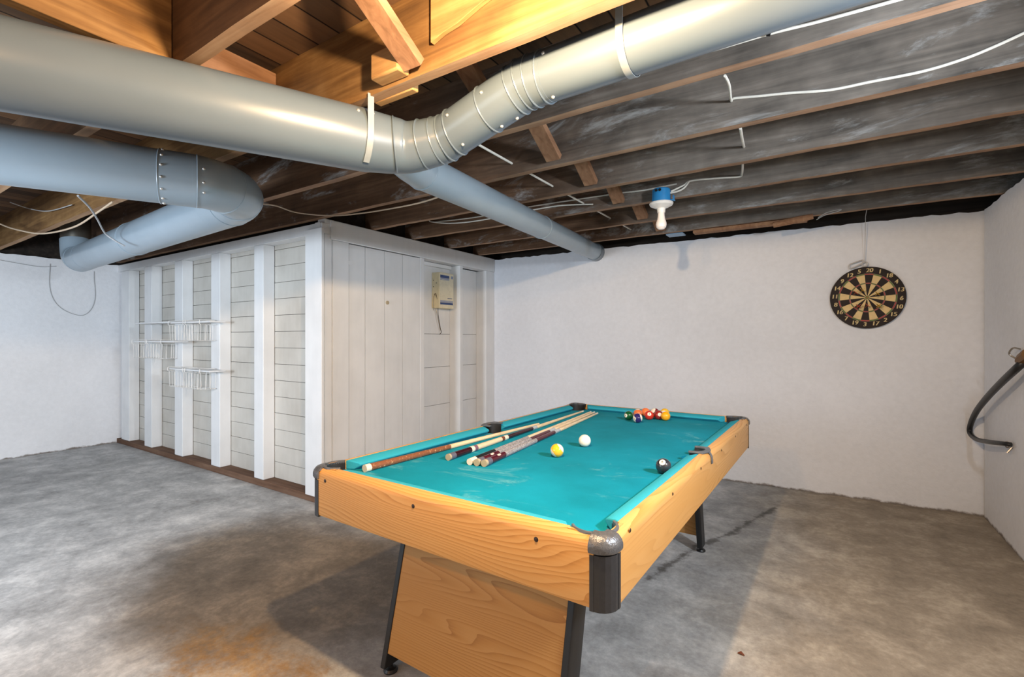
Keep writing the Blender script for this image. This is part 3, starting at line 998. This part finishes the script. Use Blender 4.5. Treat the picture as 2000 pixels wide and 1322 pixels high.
cue('pool cue with plain pale handle between wine-dark ends', (875, 893), (1139, 803),
    [(878, 'rubber', 'bumper'), (887, 'collar', 'ring'), (918, 'darkwine', 'butt'), (924, 'ivory', 'ring'), (930, 'mauve', 'ring'), (978, 'maple_wrap', 'handle'), (983, 'brownring', 'ring'), (990, 'ivory', 'ring'), (1039, 'darkwine', 'forearm'), (1047, 'joint', 'joint_collar'), (1135, 'maple', 'shaft'), (None, 'ivory', 'ferrule')])
cue('thin dark pool cue with white butt cap, left of the touching burgundy pair', (917, 902), (1154, 804.5),
    [(928, 'ivory', 'butt_cap'), (965, 'black', 'butt'), (1030, 'linen', 'wrap'), (1151, 'maple', 'shaft'), (None, 'ivory', 'ferrule')], rb=.0135)
def pearl_cue(label, butt, tip, w0, w1, j0, j1):
    root, P, Rr, tt, Ln = cue(label, butt, tip, [(butt[0] + 4, 'rubber', 'bumper'), (butt[0] + 12, 'collar', 'ring'), (w0, 'burgundy', 'butt'), (w1, 'linen', 'wrap'), (j0, 'burgundy', 'forearm'), (j1, 'joint', 'joint_collar'), (tip[0] - 4, 'maple', 'shaft'), (None, 'ivory', 'ferrule')])
    t = tt((butt[0] + 12 + w0) / 2 + 2)
    c = P(t) + Vector((.45, 0, .9)).normalized() * (Rr(t) - .0032)
    mm = MB().sphere((0, 0, 0), 1, 14, 8, sc=(.006, .018, .006))
    o = obj('inlay', mm, M['pearl'], root); o.location = c
pearl_cue('burgundy pool cue with pearl inlay and speckled wrap, middle of the three touching', (930.5, 903.5), (1161, 805), 972, 1035, 1072, 1082)
pearl_cue('burgundy pool cue with pearl inlay, nearest the loose yellow ball', (945, 905), (1167, 807), 984, 1046, 1082, 1092)

# ------------------------------------------------------------ balls
BR = .0295
def ball_mat(name, rgb, stripe=None, ax=(0, 0, 1)):
    t = NT(name, .12, 0, .6)
    t.b.inputs['Coat Weight'].default_value = .4
    t.b.inputs['Coat Roughness'].default_value = .05
    base = srgb(*rgb)
    if stripe:
        d = t.n('ShaderNodeVectorMath', operation='DOT_PRODUCT')
        t.lk(t.co.outputs['Object'], d.inputs[0]); d.inputs[1].default_value = Vector(ax).normalized()
        m_ = t.mask(t.math('ABSOLUTE', d.outputs['Value']), BR * .56, BR * .60)
        t.col(t.mix(m_, srgb(*rgb), srgb(240, 232, 218)))
    else:
        t.col(t.ramp(t.noise(t.vec(), 30, 2), [(.3, base), (.7, tuple(min(1, x * 1.06) for x in base[:3]) + (1,))]))
    return t.mat
M['spot'] = plain('white_number_spot', (240, 234, 220), .15)
M['digit'] = plain('black_digit', (20, 20, 22), .3)

def ball(label, u, v, mat, number=None, look=None, spots=()):
    c = at(u, v, z=ZBED + BR)
    root = thing('billiard_ball', label, 'ball', (c.x, c.y, ZBED), 0, 'billiard balls on the table')
    o = obj('ball_body', MB().sphere((0, 0, 0), BR, 32, 18), mat, root); o.location = (0, 0, BR)
    if number:
        # spot faces the pixel direction 'look' (offset from the ball centre in ball radii, right and up)
        e = (Vector((0, 0, EYE)) - c).normalized()
        rt = Vector((CS, SN, 0)); up = e.cross(rt).normalized(); rt = up.cross(e).normalized()
        a, b = look
        n = (rt * a + up * b + e * math.sqrt(max(.02, 1 - a * a - b * b))).normalized()
        x = up.cross(n).normalized(); y = n.cross(x)
        cap = MB()
        k = R(24)
        prof = [(math.sin(k * i / 4) * (BR + .0003), math.cos(k * i / 4) * (BR + .0003)) for i in range(5)]
        Mx = Matrix((x, y, n)).transposed()
        cap.lathe(prof, 22, M=Mx)
        s_ = obj('number_spot', cap, M['spot'], root); s_.location = (0, 0, BR)
        vs, fs = text_geo(number, .015)
        nm = MB().add([x * p.x + y * p.y + n * (math.sqrt(max(0, (BR + .0008) ** 2 - p.x ** 2 - p.y ** 2)) + p.z * .3) for p in vs], fs)
        dg = obj('number', nm, M['digit'], s_, smooth=False)
    return root
bm_white = ball_mat('white_ball', (244, 236, 220))
ball('plain white cue ball out on the open cloth', 1142, 860.5, bm_white)
ball('loose yellow and white striped ball beside the cue ball', 1088, 879.5, ball_mat('yellow_stripe_ball', (246, 190, 48), True, (.628, .41, .55)))
ball('black eight ball resting against the right rail', 1296, 910, ball_mat('black_ball', (44, 46, 54)), '8', (-.12, .50))
ball('dark green ball at the left end of the clustered balls', 1228, 811.5, ball_mat('green_ball', (22, 84, 44)), '6', (-.68, .0))
ball('white ball with orange stripe behind the purple and green balls', 1246, 807.5, ball_mat('pale_stripe_ball', (226, 120, 70), True, (-.3, .5, 1)))
ball('purple striped ball at the front of the cluster', 1245.5, 816.5, ball_mat('purple_ball', (48, 36, 100), True, (.9, .35, .25)), '12', (-.72, -.12))
ball('bright orange ball peeking over the back of the cluster', 1261, 805, ball_mat('orange_ball', (244, 130, 76)))
ball('red ball at the centre front of the cluster', 1268, 811, ball_mat('red_ball', (206, 52, 34)), '3', (.05, .28))
ball('white ball with dark red stripe behind the red ball', 1279, 805.5, ball_mat('maroon_stripe_ball', (120, 30, 34), True, (-.55, -.5, .55)))
ball('maroon ball tucked right of the red ball', 1286.5, 810.5, ball_mat('maroon_ball', (150, 44, 40)), '7', (.25, .1))
ball('solid yellow ball at the right end of the cluster', 1300, 812.5, ball_mat('yellow_ball', (240, 172, 24)))
ball('white ball with yellow stripe hidden behind the solid yellow ball', 1298.5, 806, ball_mat('second_yellow_stripe_ball', (240, 190, 60), True, (0, .9, .3)))

# ------------------------------------------------------------ dartboard, wire and darts
WA = math.atan2(.14, 4.27)
wn = Vector((math.sin(WA), -math.cos(WA), 0))       # out of the back wall
wr = Vector((math.cos(WA), math.sin(WA), 0))
def atw(u, v, out=0.0):
    r = ray(u, v); o = Vector((0, 0, EYE)); p0 = Vector((-3.3, 4.68, 0)) + wn * out
    t = (p0 - o).dot(wn) / r.dot(wn)
    return o + r * t
cd = atw(1693.5, 581, .035)
RB = (atw(1693, 521, .035).z - atw(1693, 641.5, .035).z) / 2
db_ = thing('dartboard', 'round black and cream dartboard hanging on the back wall', 'dartboard', cd - wn * .0, WA)
M['db_black'] = plain('dartboard_black', (44, 36, 34), .85)
M['db_cream'] = plain('dartboard_cream', (226, 200, 146), .85)
M['db_red'] = plain('dartboard_red', (176, 76, 70), .8)
M['db_green'] = plain('dartboard_green', (106, 128, 66), .8)
M['db_wire'] = plain('dartboard_wire', (190, 176, 176), .3, .6)
ROT = R(-4)
mm = MB()
rr = [0, .022, .05, .445, .478, .735, .775]
rr = [x * RB for x in rr]
NS = 4
def pp(r, a): return (r * math.sin(a), -.0, r * math.cos(a))
for s_ in range(20):
    for k in range(NS):
        a0 = R(-9 + 18 * s_ + 18 * k / NS) - ROT; a1 = a0 + R(18 / NS)
        blk = s_ % 2 == 0
        cols = [2, 3, 0 if blk else 1, 2 if blk else 3, 0 if blk else 1, 2 if blk else 3]
        for j in range(6):
            if j == 0: mm.add([pp(0, 0), pp(rr[1], a0), pp(rr[1], a1)], [(0, 1, 2)], cols[0])
            else: mm.add([pp(rr[j], a0), pp(rr[j + 1], a0), pp(rr[j + 1], a1), pp(rr[j], a1)], [(0, 1, 2, 3)], cols[j])
face = obj('scoring_face', mm, [M['db_black'], M['db_cream'], M['db_red'], M['db_green']], db_, smooth=False)
bd = MB().lathe([(rr[6], -.001), (RB * .97, -.001), (RB, .003), (RB, .030), (0, .030)], 80, M=Matrix.Rotation(R(-90), 3, 'X'))
obj('board_body', bd, M['db_black'], db_)
wm = MB()
for f in (rr[3], rr[4], rr[5], rr[6]):
    wm.ring((0, -.002, 0), (0, 1, 0), f, .0009, 80, 5)
obj('wire_ring', wm, M['db_wire'], db_)
M['gilt'] = plain('gilt_numbers', (236, 214, 160), .6)
for i, nn in enumerate((20, 1, 18, 4, 13, 6, 10, 15, 2, 17, 3, 19, 7, 16, 8, 11, 14, 9, 12, 5)):
    a = R(18 * i) - ROT
    vs, fs = text_geo(str(nn), RB * .185, .001)
    cx, cz = RB * .875 * math.sin(a), RB * .875 * math.cos(a)
    nb = MB()
    for sh in (0, .0018, .0036):
        nb.add([(cx + p.x + p.y * .12 + sh, -.0035 + p.z, cz + p.y) for p in vs], fs)
    obj('number', nb, M['gilt'], db_, smooth=False)

M['flight_y'] = plain('yellow_flight', (206, 160, 34), .5)
M['flight_r'] = plain('red_flight', (196, 66, 46), .5)
M['barrel'] = plain('brass_barrel', (120, 96, 60), .35, .7)
darts = [(1687, 566, 'y', 'yellow-flighted dart above the bull of the dartboard'), (1714, 573, 'y', 'yellow-flighted dart right of the bull, upper one'), (1714, 597, 'y', 'yellow-flighted dart right of the bull, lower one'),
         (1671.5, 571, 'r', 'red-flighted dart left of the bull, upper one'), (1696, 596, 'r', 'red-flighted dart just below the bull of the dartboard'), (1674, 598, 'r', 'red-flighted dart left of the bull, lower one')]
for u, v, cc, lab in darts:
    tail = atw(u, v, .035 + .10)
    tip_ = tail - wn * .115
    o = thing('dart', lab, 'dart', tip_, WA + R(random.uniform(-6, 6)), 'darts in the dartboard')
    obj('barrel', MB().tube([(0, .0, 0), (0, -.02, 0), (0, -.024, 0), (0, -.06, 0), (0, -.064, 0), (0, -.085, 0)], [.0008, .0014, .0034, .0034, .002, .002], 10), M['barrel'], o)
    fl = MB()
    for k in range(4):
        a = R(45 + 90 * k); e = Vector((math.cos(a), 0, math.sin(a)))
        f_ = [Vector((0, -.075, 0)), Vector((0, -.075, 0)) + e * .004, Vector((0, -.092, 0)) + e * .022, Vector((0, -.112, 0)) + e * .022, Vector((0, -.118, 0)) + e * .003, Vector((0, -.115, 0))]
        nrm = Vector((-e.z, 0, e.x)) * .0006
        fl.add([q + nrm for q in f_] + [q - nrm for q in f_], [tuple(range(6)), tuple(range(11, 5, -1))] + [(i, (i + 1) % 6, 6 + (i + 1) % 6, 6 + i) for i in range(6)])
    obj('flight', fl, M['flight_' + cc], o, smooth=False)

tw = atw(1689, 514, .03)
hk = Vector((tw.x, tw.y, ZJ - .002))
tag(obj('hanging_wire', MB().tube([tw + Vector((0, 0, .005)), Vector((tw.x, tw.y - .08, 2.26)), Vector((tw.x, JF[7] + .004, 2.30))], .0022, 6), M['cable_grey']),
    'thin wire from the joist holding up the dartboard', 'wire')
hook = thing('snap_hook', 'grey metal snap hook above the dartboard', 'hook', tw - Vector((0, 0, .04)))
o3 = Vector(hook.location)
a, b = atw(1662, 520, .03) - o3, atw(1684, 511, .03) - o3
sd_ = (b - a).normalized(); nz = wn.cross(sd_)
loop = [a + nz * .018, a - sd_ * .012, a - nz * .018, b - nz * .012, b + sd_ * .006, b + nz * .012]
mh = plain('dull_hook_steel', (196, 194, 192), .4, .2)
obj('hook_body', MB().tube(spline(loop + [loop[0]], 6), .005, 8), mh, hook)
obj('swivel_ring', MB().ring(tw - o3 + Vector((0, 0, -.008)), wn, .018, .0045, 24, 8), mh, hook)

# ------------------------------------------------------------ ceiling bulb
pb = at(1291.5, 398, y=JF[5] - JT - .065)
lamp = thing('bulb_fixture', 'white bulb in a lampholder under a blue ceiling box', 'light', pb)
M['blue_box'] = plain('blue_plastic_box', (44, 140, 204), .45)
M['porcelain'] = plain('white_lampholder', (238, 238, 236), .35)
M['opal'] = plain('opal_bulb_glass', (240, 234, 232), .3, 0, .5, .02)
bx = MB().lathe([(0, .098), (.052, .098), (.058, .09), (.061, .012), (.061, .0), (0, 0)], 36)
bx.box((.055, -.02, .01), (.088, .02, .016)).box((.08, -.02, .01), (.084, .02, .045)).box((-.03, .03, .02), (.03, .065, .09))
obj('junction_box', bx, M['blue_box'], lamp, bevel=.002)
ko = MB()
for dx in (-.016, .008):
    ko.cyl((dx, -.0640, .078), (dx, -.0600, .078), .009, n=14)
obj('knockout', ko, M['black'], lamp)
obj('lampholder', MB().lathe([(0, .006), (.076, .006), (.078, .0), (.072, -.012), (.045, -.026), (.028, -.032), (.025, -.06), (.0, -.06)], 40), M['porcelain'], lamp)
obj('bulb', MB().lathe([(0, -.055), (.021, -.055), (.022, -.08), (.026, -.105), (.033, -.125), (.035, -.14), (.031, -.158), (.018, -.171), (0, -.174)], 32), M['opal'], lamp)

pj = at(1320, 458, y=JF[7] + .10)
jb = MB().box((pj.x - .075, JF[7] + .04, pj.z - .008), (pj.x + .075, JF[7] + .16, pj.z + .004)).box((pj.x - .045, JF[7] + .06, pj.z + .004), (pj.x + .045, JF[7] + .14, pj.z + .05))
tag(obj('junction_plate', jb, plain('pale_blue_plate', (150, 178, 206), .5), bevel=.003), 'pale blue cover plate below the joist nearest the back wall', 'plate')

# ------------------------------------------------------------ cables
def cable(label, pts, r, mat, clips=(), name='electrical_cable', k=8):
    o = obj(name, MB().tube(spline(pts, k), r, 8), M[mat])
    tag(o, label, 'cable')
    return o
cable('white cable threaded straight through the joists behind the duct bend', [(-1.525, JF[2] + .004, 2.318), (-1.52, 3.0, 2.314), (-1.52, JF[7] - JT, 2.318)], .0065, 'cable_white')
yf = JF[3] - JT - .007
pts = [at(u, v, y=yf) for u, v in ((1434, 192), (1480, 188), (1540, 182), (1620, 176), (1700, 160), (1800, 140), (1880, 116), (1940, 92), (2010, 60))]
cable('wavy white cable along the face of a grey-brown joist at right', [at(1416, 148, y=JF[2] + .10), at(1424, 166, y=JF[2] + .25), at(1428, 196, y=yf - .01)] + pts, .0055, 'cable_white')
cable('short white cable drop below the wavy-cable joist', [at(1446, 250, y=JF[3] + .02), at(1449, 268, y=2.6), at(1453, 287, y=JF[4] - JT)], .0065, 'cable_white')
yf = JF[5] - JT - .006
cable('white cable running along its joist into the blue bulb box', [at(1451, 318, y=JF[4] + .05), at(1449, 340, y=yf - .05), at(1442, 345, y=yf), at(1400, 348, y=yf), at(1350, 353, y=yf), at(1335, 362, y=yf - .01), at(1310, 374, y=yf - .05)], .006, 'cable_white')
cable('second white cable looping into the blue bulb box', [at(1346, 354, y=yf - .004), at(1337, 366, y=yf - .02), at(1325, 373, y=yf - .03), at(1309, 377, y=yf - .05)], .006, 'cable_white')
cable('straight white cable above and left of the blue bulb box', [at(1322, 359, y=yf), at(1260, 371, y=yf), at(1210, 377, y=yf), at(1150, 386, y=yf), at(1020, 406, y=yf), at(930, 424, y=yf), at(850, 433, y=yf), at(838, 430, y=yf - .01)], .0055, 'cable_white')
cable('white cable reaching back from the slim pipe to a joist', [at(1158, 399, y=yf - .02), at(1100, 401, y=yf - .02), at(1046, 409, y=yf - .02), at(940, 430, y=yf - .015), at(880, 436, y=yf - .02), at(842, 433, y=yf - .02)], .0055, 'cable_white')
yf = JF[2] - JT - .009
cable('upper one of two white cables stapled along the joist behind the upper duct', [at(u, v, y=yf) for u, v in ((1215, 142), (1300, 118), (1400, 88), (1505, 55), (1600, 28), (1680, 0), (1760, -30))], .005, 'cable_white')
cable('lower one of two white cables stapled along the joist behind the upper duct', [at(u, v, y=yf - .002) for u, v in ((1205, 152), (1300, 124), (1400, 96), (1503, 66), (1600, 42), (1760, -2), (1860, -32))], .005, 'cable_white')
ca, cb_ = at(1507, 50, y=yf - .012), at(1500, 70, y=yf - .012)
tag(obj('cable_staple', MB().bar(ca, cb_, .006, .012), M['black']), 'small dark staple holding two white cables to a joist', 'staple')
cable('cream cable sagging from the lower duct elbow over the plank wall', [at(511, 398, y=1.62), at(540, 402, y=1.9), at(580, 415, y=2.2), at(645, 421, x=-3.05), at(700, 417, x=-2.8), at(760, 408, x=-2.5), at(820, 396, x=-2.2), at(870, 380, x=-1.9)], .005, 'cable_cream')
cable('beige cable hanging in a loop at the far left', [at(-60, 405, y=.95), at(0, 437, y=1.1), at(40, 450, y=1.15), at(85, 456, y=1.2), at(145, 443, y=1.22), at(190, 415, y=1.24), at(220, 394, y=1.26)], .0065, 'cable_cream')
cable('grey painted cable hanging down to the lower duct', [at(152, 382, y=1.0), at(175, 405, y=1.1), at(190, 428, y=1.2), at(205, 455, y=1.3), at(225, 470, y=1.35), at(243, 480, y=1.36)], .006, 'cable_grey')
cable('thin grey wire slack between joists at the far left', [at(20, 395, y=1.0), at(60, 408, y=1.2), at(95, 412, y=1.24), at(140, 400, y=1.25)], .004, 'cable_grey')
yl = lambda y: -7.42 + (2.56 - y) * .12 / 5.16
def on_left(u, v):
    p = at(u, v, x=-7.40)
    return at(u, v, x=yl(p.y) + .006)
cable('thin painted wire drooping in a loop on the left wall', [on_left(*q) for q in ((98, 515), (97, 560), (108, 590), (130, 608), (160, 616), (178, 604), (186, 580), (184, 545), (184, 530))], .0035, 'cable_grey', k=6)
cable('thin painted wire running level along the left wall top', [on_left(*q) for q in ((-10, 506), (40, 515), (80, 521), (110, 520))], .0035, 'cable_grey')

# ------------------------------------------------------------ cream control box on the plank wall
xb, xf = XR + .001, -3.344
y0 = at(843, 566, x=XR).y; y1 = at(886, 566, x=xf).y
zt0 = at(858, 531, x=xf).z; zb0 = at(858, 601, x=xf).z
box = thing('control_box', 'cream wall box with blue striped face and hanging wires', 'box', ((xb + xf) / 2, (y0 + y1) / 2, zb0))
ob_ = Vector(box.location)
M['cream'] = plain('cream_plastic', (226, 214, 178), .45)
M['cream_face'] = plain('cream_face_label', (224, 216, 190), .5)
M['navy'] = plain('navy_stripe', (52, 74, 124), .5)
M['midblue'] = plain('mid_blue_stripe', (128, 142, 176), .5)
W_, H_ = y1 - y0, zt0 - zb0
obj('housing', MB().box(Vector((xb, y0, zb0)) - ob_, Vector((xf, y1, zt0)) - ob_), M['cream'], box, bevel=.006)
fc = MB().box(Vector((xf - .002, y0 + .008, zb0 + .008)) - ob_, Vector((xf + .001, y1 - .008, zt0 - .008)) - ob_, 0)
def strip(f0, f1, g0, g1, mi): fc.box(Vector((xf, y0 + W_ * g0, zb0 + H_ * f0)) - ob_, Vector((xf + .0018, y0 + W_ * g1, zb0 + H_ * f1)) - ob_, mi)
strip(.85, .93, .06, .68, 1); strip(.815, .84, .06, .68, 2); strip(.79, .803, .06, .68, 2); strip(.85, .93, .82, .94, 2)
strip(.10, .16, .06, .94, 1); strip(.17, .195, .06, .94, 2); strip(.205, .22, .06, .94, 2); strip(.275, .295, .56, .88, 1)
obj('face_panel', fc, [M['cream_face'], M['navy'], M['midblue']], box, smooth=False)
mm = MB()
for g, h in ((.25, .78), (.25, .60), (.62, .70)):
    mm.cyl(Vector((xb + (xf - xb) * g, y0 - .0015, zb0 + H_ * h)) - ob_, Vector((xb + (xf - xb) * g, y0 + .004, zb0 + H_ * h)) - ob_, .005, n=10)
obj('side_hole', mm, M['gap'], box)
def bw(pts, r, mat):
    obj('wire', MB().tube(spline([Vector(p) - ob_ for p in pts]), r, 6), mat, box)
wire_d = plain('dark_wire', (70, 62, 50), .6)
xs = XR + .05
bw([at(848, 576, x=xs), at(851, 574, x=xs + .01), at(855, 590, x=xs + .03), at(856, 615, x=xs + .02), at(860, 640, x=xs), at(862, 648, x=xs - .01), at(859, 653, x=xs - .02)], .0035, wire_d)
bw([at(848, 577, x=xs), at(850, 578, x=xs), at(851, 600, x=xs - .01), at(856, 625, x=xs), at(860, 646, x=xs - .02)], .003, M['rubber'])
bw([at(847, 578, x=xs - .02), at(847, 590, x=xs), at(847, 606, x=xs - .02)], .0035, M['rubber'])

# ------------------------------------------------------------ shelves and wire baskets on the stud wall
shelfm = M['white_wood']
YF = YS - .145
def shelf(u0, u1, v, lab):
    a, b = at(u0, v, y=YF), at(u1, v, y=YF)
    o = obj('wall_shelf', MB().box((a.x, YF, a.z), (b.x, YS - .002, a.z + .014)), shelfm, bevel=.002)
    return tag(o, lab, 'shelf', 'narrow shelves on the studs'), a, b
shelf(264, 331, 633, 'white empty shelf left of the upper wire baskets')
shA = shelf(333, 409, 632, 'white shelf holding the upper right pair of wire baskets')
shB = shelf(261, 338, 668, 'white shelf holding the left pair of wire baskets')
shC = shelf(330, 409, 721, 'white shelf holding the lowest pair of wire baskets')
M['wirewhite'] = plain('white_coated_wire', (236, 236, 234), .4)
def basket(u0, u1, zsh, label):
    a, b = at(u0, 661, y=YF), at(u1, 661, y=YF)
    w = b.x - a.x
    t = thing('wire_basket', label, 'basket', ((a.x + b.x) / 2, YF + .065, zsh - .17), 0, 'white wire baskets under the shelves')
    r = .0028
    hw, d0, d1 = w / 2, -.072, .060
    zt_ = .17
    m1 = MB()
    # hook frame lying on the shelf and folding down in front of it
    for x in (-hw, hw):
        m1.tube([(x, d1 - .01, zt_ + .022), (x, d0 - .008, zt_ + .026), (x, d0 - .014, zt_ + .016), (x, d0 - .014, zt_ - .010), (x, d0 - .004, zt_ - .018)], r, 6)
    m1.tube([(-hw, d0 - .008, zt_ + .026), (hw, d0 - .008, zt_ + .026)], r, 6)
    m1.tube([(-hw, d1 - .01, zt_ + .022), (hw, d1 - .01, zt_ + .022)], r, 6)
    obj('hook_frame', m1, M['wirewhite'], t)
    m2 = MB()
    top, bot = zt_ - .018, .0
    x2 = hw * .92
    m2.tube([(-hw, d0, top), (hw, d0, top), (hw, d1, top), (-hw, d1, top)], r, 6, closed=True)
    m2.tube([(-x2, d0, bot), (x2, d0, bot), (x2, d1, bot), (-x2, d1, bot)], r, 6, closed=True)
    n = 6
    for k in range(n):
        f = -1 + 2 * k / (n - 1)
        m2.tube([(hw * f, d0, top), (x2 * f, d0, bot), (x2 * f, d1, bot), (hw * f, d1, top)], r * .85, 6)
    for k in range(1, 3):
        yy = d0 + (d1 - d0) * k / 3
        m2.tube([(-hw, yy, top), (-x2, yy, bot), (x2, yy, bot), (hw, yy, top)], r * .85, 6)
    obj('wire_tray', m2, M['wirewhite'], t)
    return t
basket(333, 362, shA[1].z, 'white wire basket, left one of the upper right pair')
basket(366, 394, shA[1].z, 'white wire basket, right one of the upper right pair')
basket(262, 288, shB[1].z, 'white wire basket, left one of the lone left pair')
basket(291, 318, shB[1].z, 'white wire basket, right one of the lone left pair')
basket(332, 361, shC[1].z, 'white wire basket, left one of the lowest pair')
basket(365, 394, shC[1].z, 'white wire basket, right one of the lowest pair')

# ------------------------------------------------------------ hose on the right wall
XH = .90
hz = thing('rubber_hose', 'black rubber hose curving against the right wall', 'hose', at(1935, 866, x=XH))
oh = Vector(hz.location)
pts = [at(u, v, x=x) - oh for u, v, x in ((2003, 703, .93), (1985, 720, .90), (1958, 745, .89), (1930, 774, .89), (1908, 802, .89), (1896, 828, .89), (1895, 846, .89), (1908, 858, .895), (1932, 863, .90), (1958, 866, .925), (1975, 868, .955))]
obj('hose', MB().tube(spline(pts), [.021 - .008 * i / 80 for i in range(81)], 14), M['black'], hz)
q = at(1993, 706, x=.92) - oh; q2 = at(2012, 692, x=.93) - oh
obj('fitting', MB().tube([q, q.lerp(q2, .3), q2], [.024, .034, .036], 8), plain('old_brass_fitting', (120, 88, 54), .5, .5), hz)
c0 = at(1976, 869, x=.965) - oh
mt = plain('dull_clamp_steel', (168, 160, 150), .3, .8)
obj('hose_clamp', MB().ring(c0 + Vector((-.02, .0, 0)), (1, .3, 0), .018, .004, 20, 6).cyl(c0 + Vector((-.02, 0, -.05)), c0 + Vector((.004, 0, -.01)), .006, n=8), mt, hz)
c1 = at(1990, 695, x=.955) - oh
obj('hose_clamp', MB().tube(spline([c1 + Vector((0, .03, -.02)), c1 + Vector((-.03, .045, .01)), c1 + Vector((-.02, .02, .045)), c1 + Vector((.0, -.02, .04))]), .005, 8), mt, hz)

# ------------------------------------------------------------ debris on the floor
p = at(1447, 1279, z=0)
tag(obj('dry_leaf', MB().tube([p + Vector((-.012, 0, .004)), p + Vector((0, .004, .007)), p + Vector((.014, -.004, .005))], [.002, .007, .002], 8), M['brownring']), 'small curled brown scrap on the floor at lower right', 'debris')

# ------------------------------------------------------------ lamps, daylight and added fills
def lamp_point(name, loc, col, power, rad):
    l = bpy.data.lights.new(name, 'POINT'); l.color = col; l.energy = power; l.shadow_soft_size = rad
    o = bpy.data.objects.new(name, l); C.objects.link(o); o.location = loc
    return o
def lamp_area(name, loc, target, col, power, sx, sy):
    l = bpy.data.lights.new(name, 'AREA'); l.color = col; l.energy = power; l.shape = 'RECTANGLE'; l.size = sx; l.size_y = sy
    o = bpy.data.objects.new(name, l); C.objects.link(o); o.location = loc
    o.rotation_euler = (Vector(target) - Vector(loc)).to_track_quat('-Z', 'Y').to_euler()
    return o
BULB = (-.57, .82, 2.155)
lamp_point('warm_bulb', BULB, (1.0, .69, .385), 104, .03)
hold = MB().lathe([(0, .10), (.055, .10), (.055, .085), (.026, .07), (.024, .04), (0, .04)], 24, c=BULB)
tag(obj('lampholder', hold, M['porcelain']), 'white lampholder for the warm bulb above the table end', 'light')
lamp_point('rear_warm_fill', (-.9, -.9, 2.15), (1.0, .56, .24), 42, .04)  # added warm fill behind the camera for the table front and legs
lamp_area('right_window_daylight', (.90, 1.42, 1.95), (-1.6, 1.5, 1.0), (.84, .92, 1.0), 38, .18, .18)
lamp_area('left_daylight', (-2.9, -1.2, 1.45), (-6.5, .9, 1.2), (.80, .90, 1.0), 74, .9, .5)
lamp_area('rear_cool_fill', (-3.3, -2.2, 1.5), (-3.0, 3, 1.3), (.78, .89, 1.0), 32, 2.4, 1.6)  # added soft cool fill behind the camera, no opening built there

w = bpy.data.worlds.new('basement_air'); bpy.context.scene.world = w
w.use_nodes = True
w.node_tree.nodes['Background'].inputs[0].default_value = (.85, .92, 1.0, 1)
w.node_tree.nodes['Background'].inputs[1].default_value = .2

# ------------------------------------------------------------ camera
cam = bpy.data.cameras.new('camera'); co = bpy.data.objects.new('camera', cam); C.objects.link(co)
cam.sensor_width = 36; cam.lens = FPX / 2000 * 36
cam.clip_start = .02
co.location = (0, 0, EYE); co.rotation_euler = (R(90), 0, YAW)
sc_ = bpy.context.scene
sc_.camera = co
vs_ = sc_.view_settings
vs_.view_transform = 'Standard'; vs_.look = 'None'; vs_.exposure = 0.6; vs_.gamma = 1.0; vs_.use_curve_mapping = False
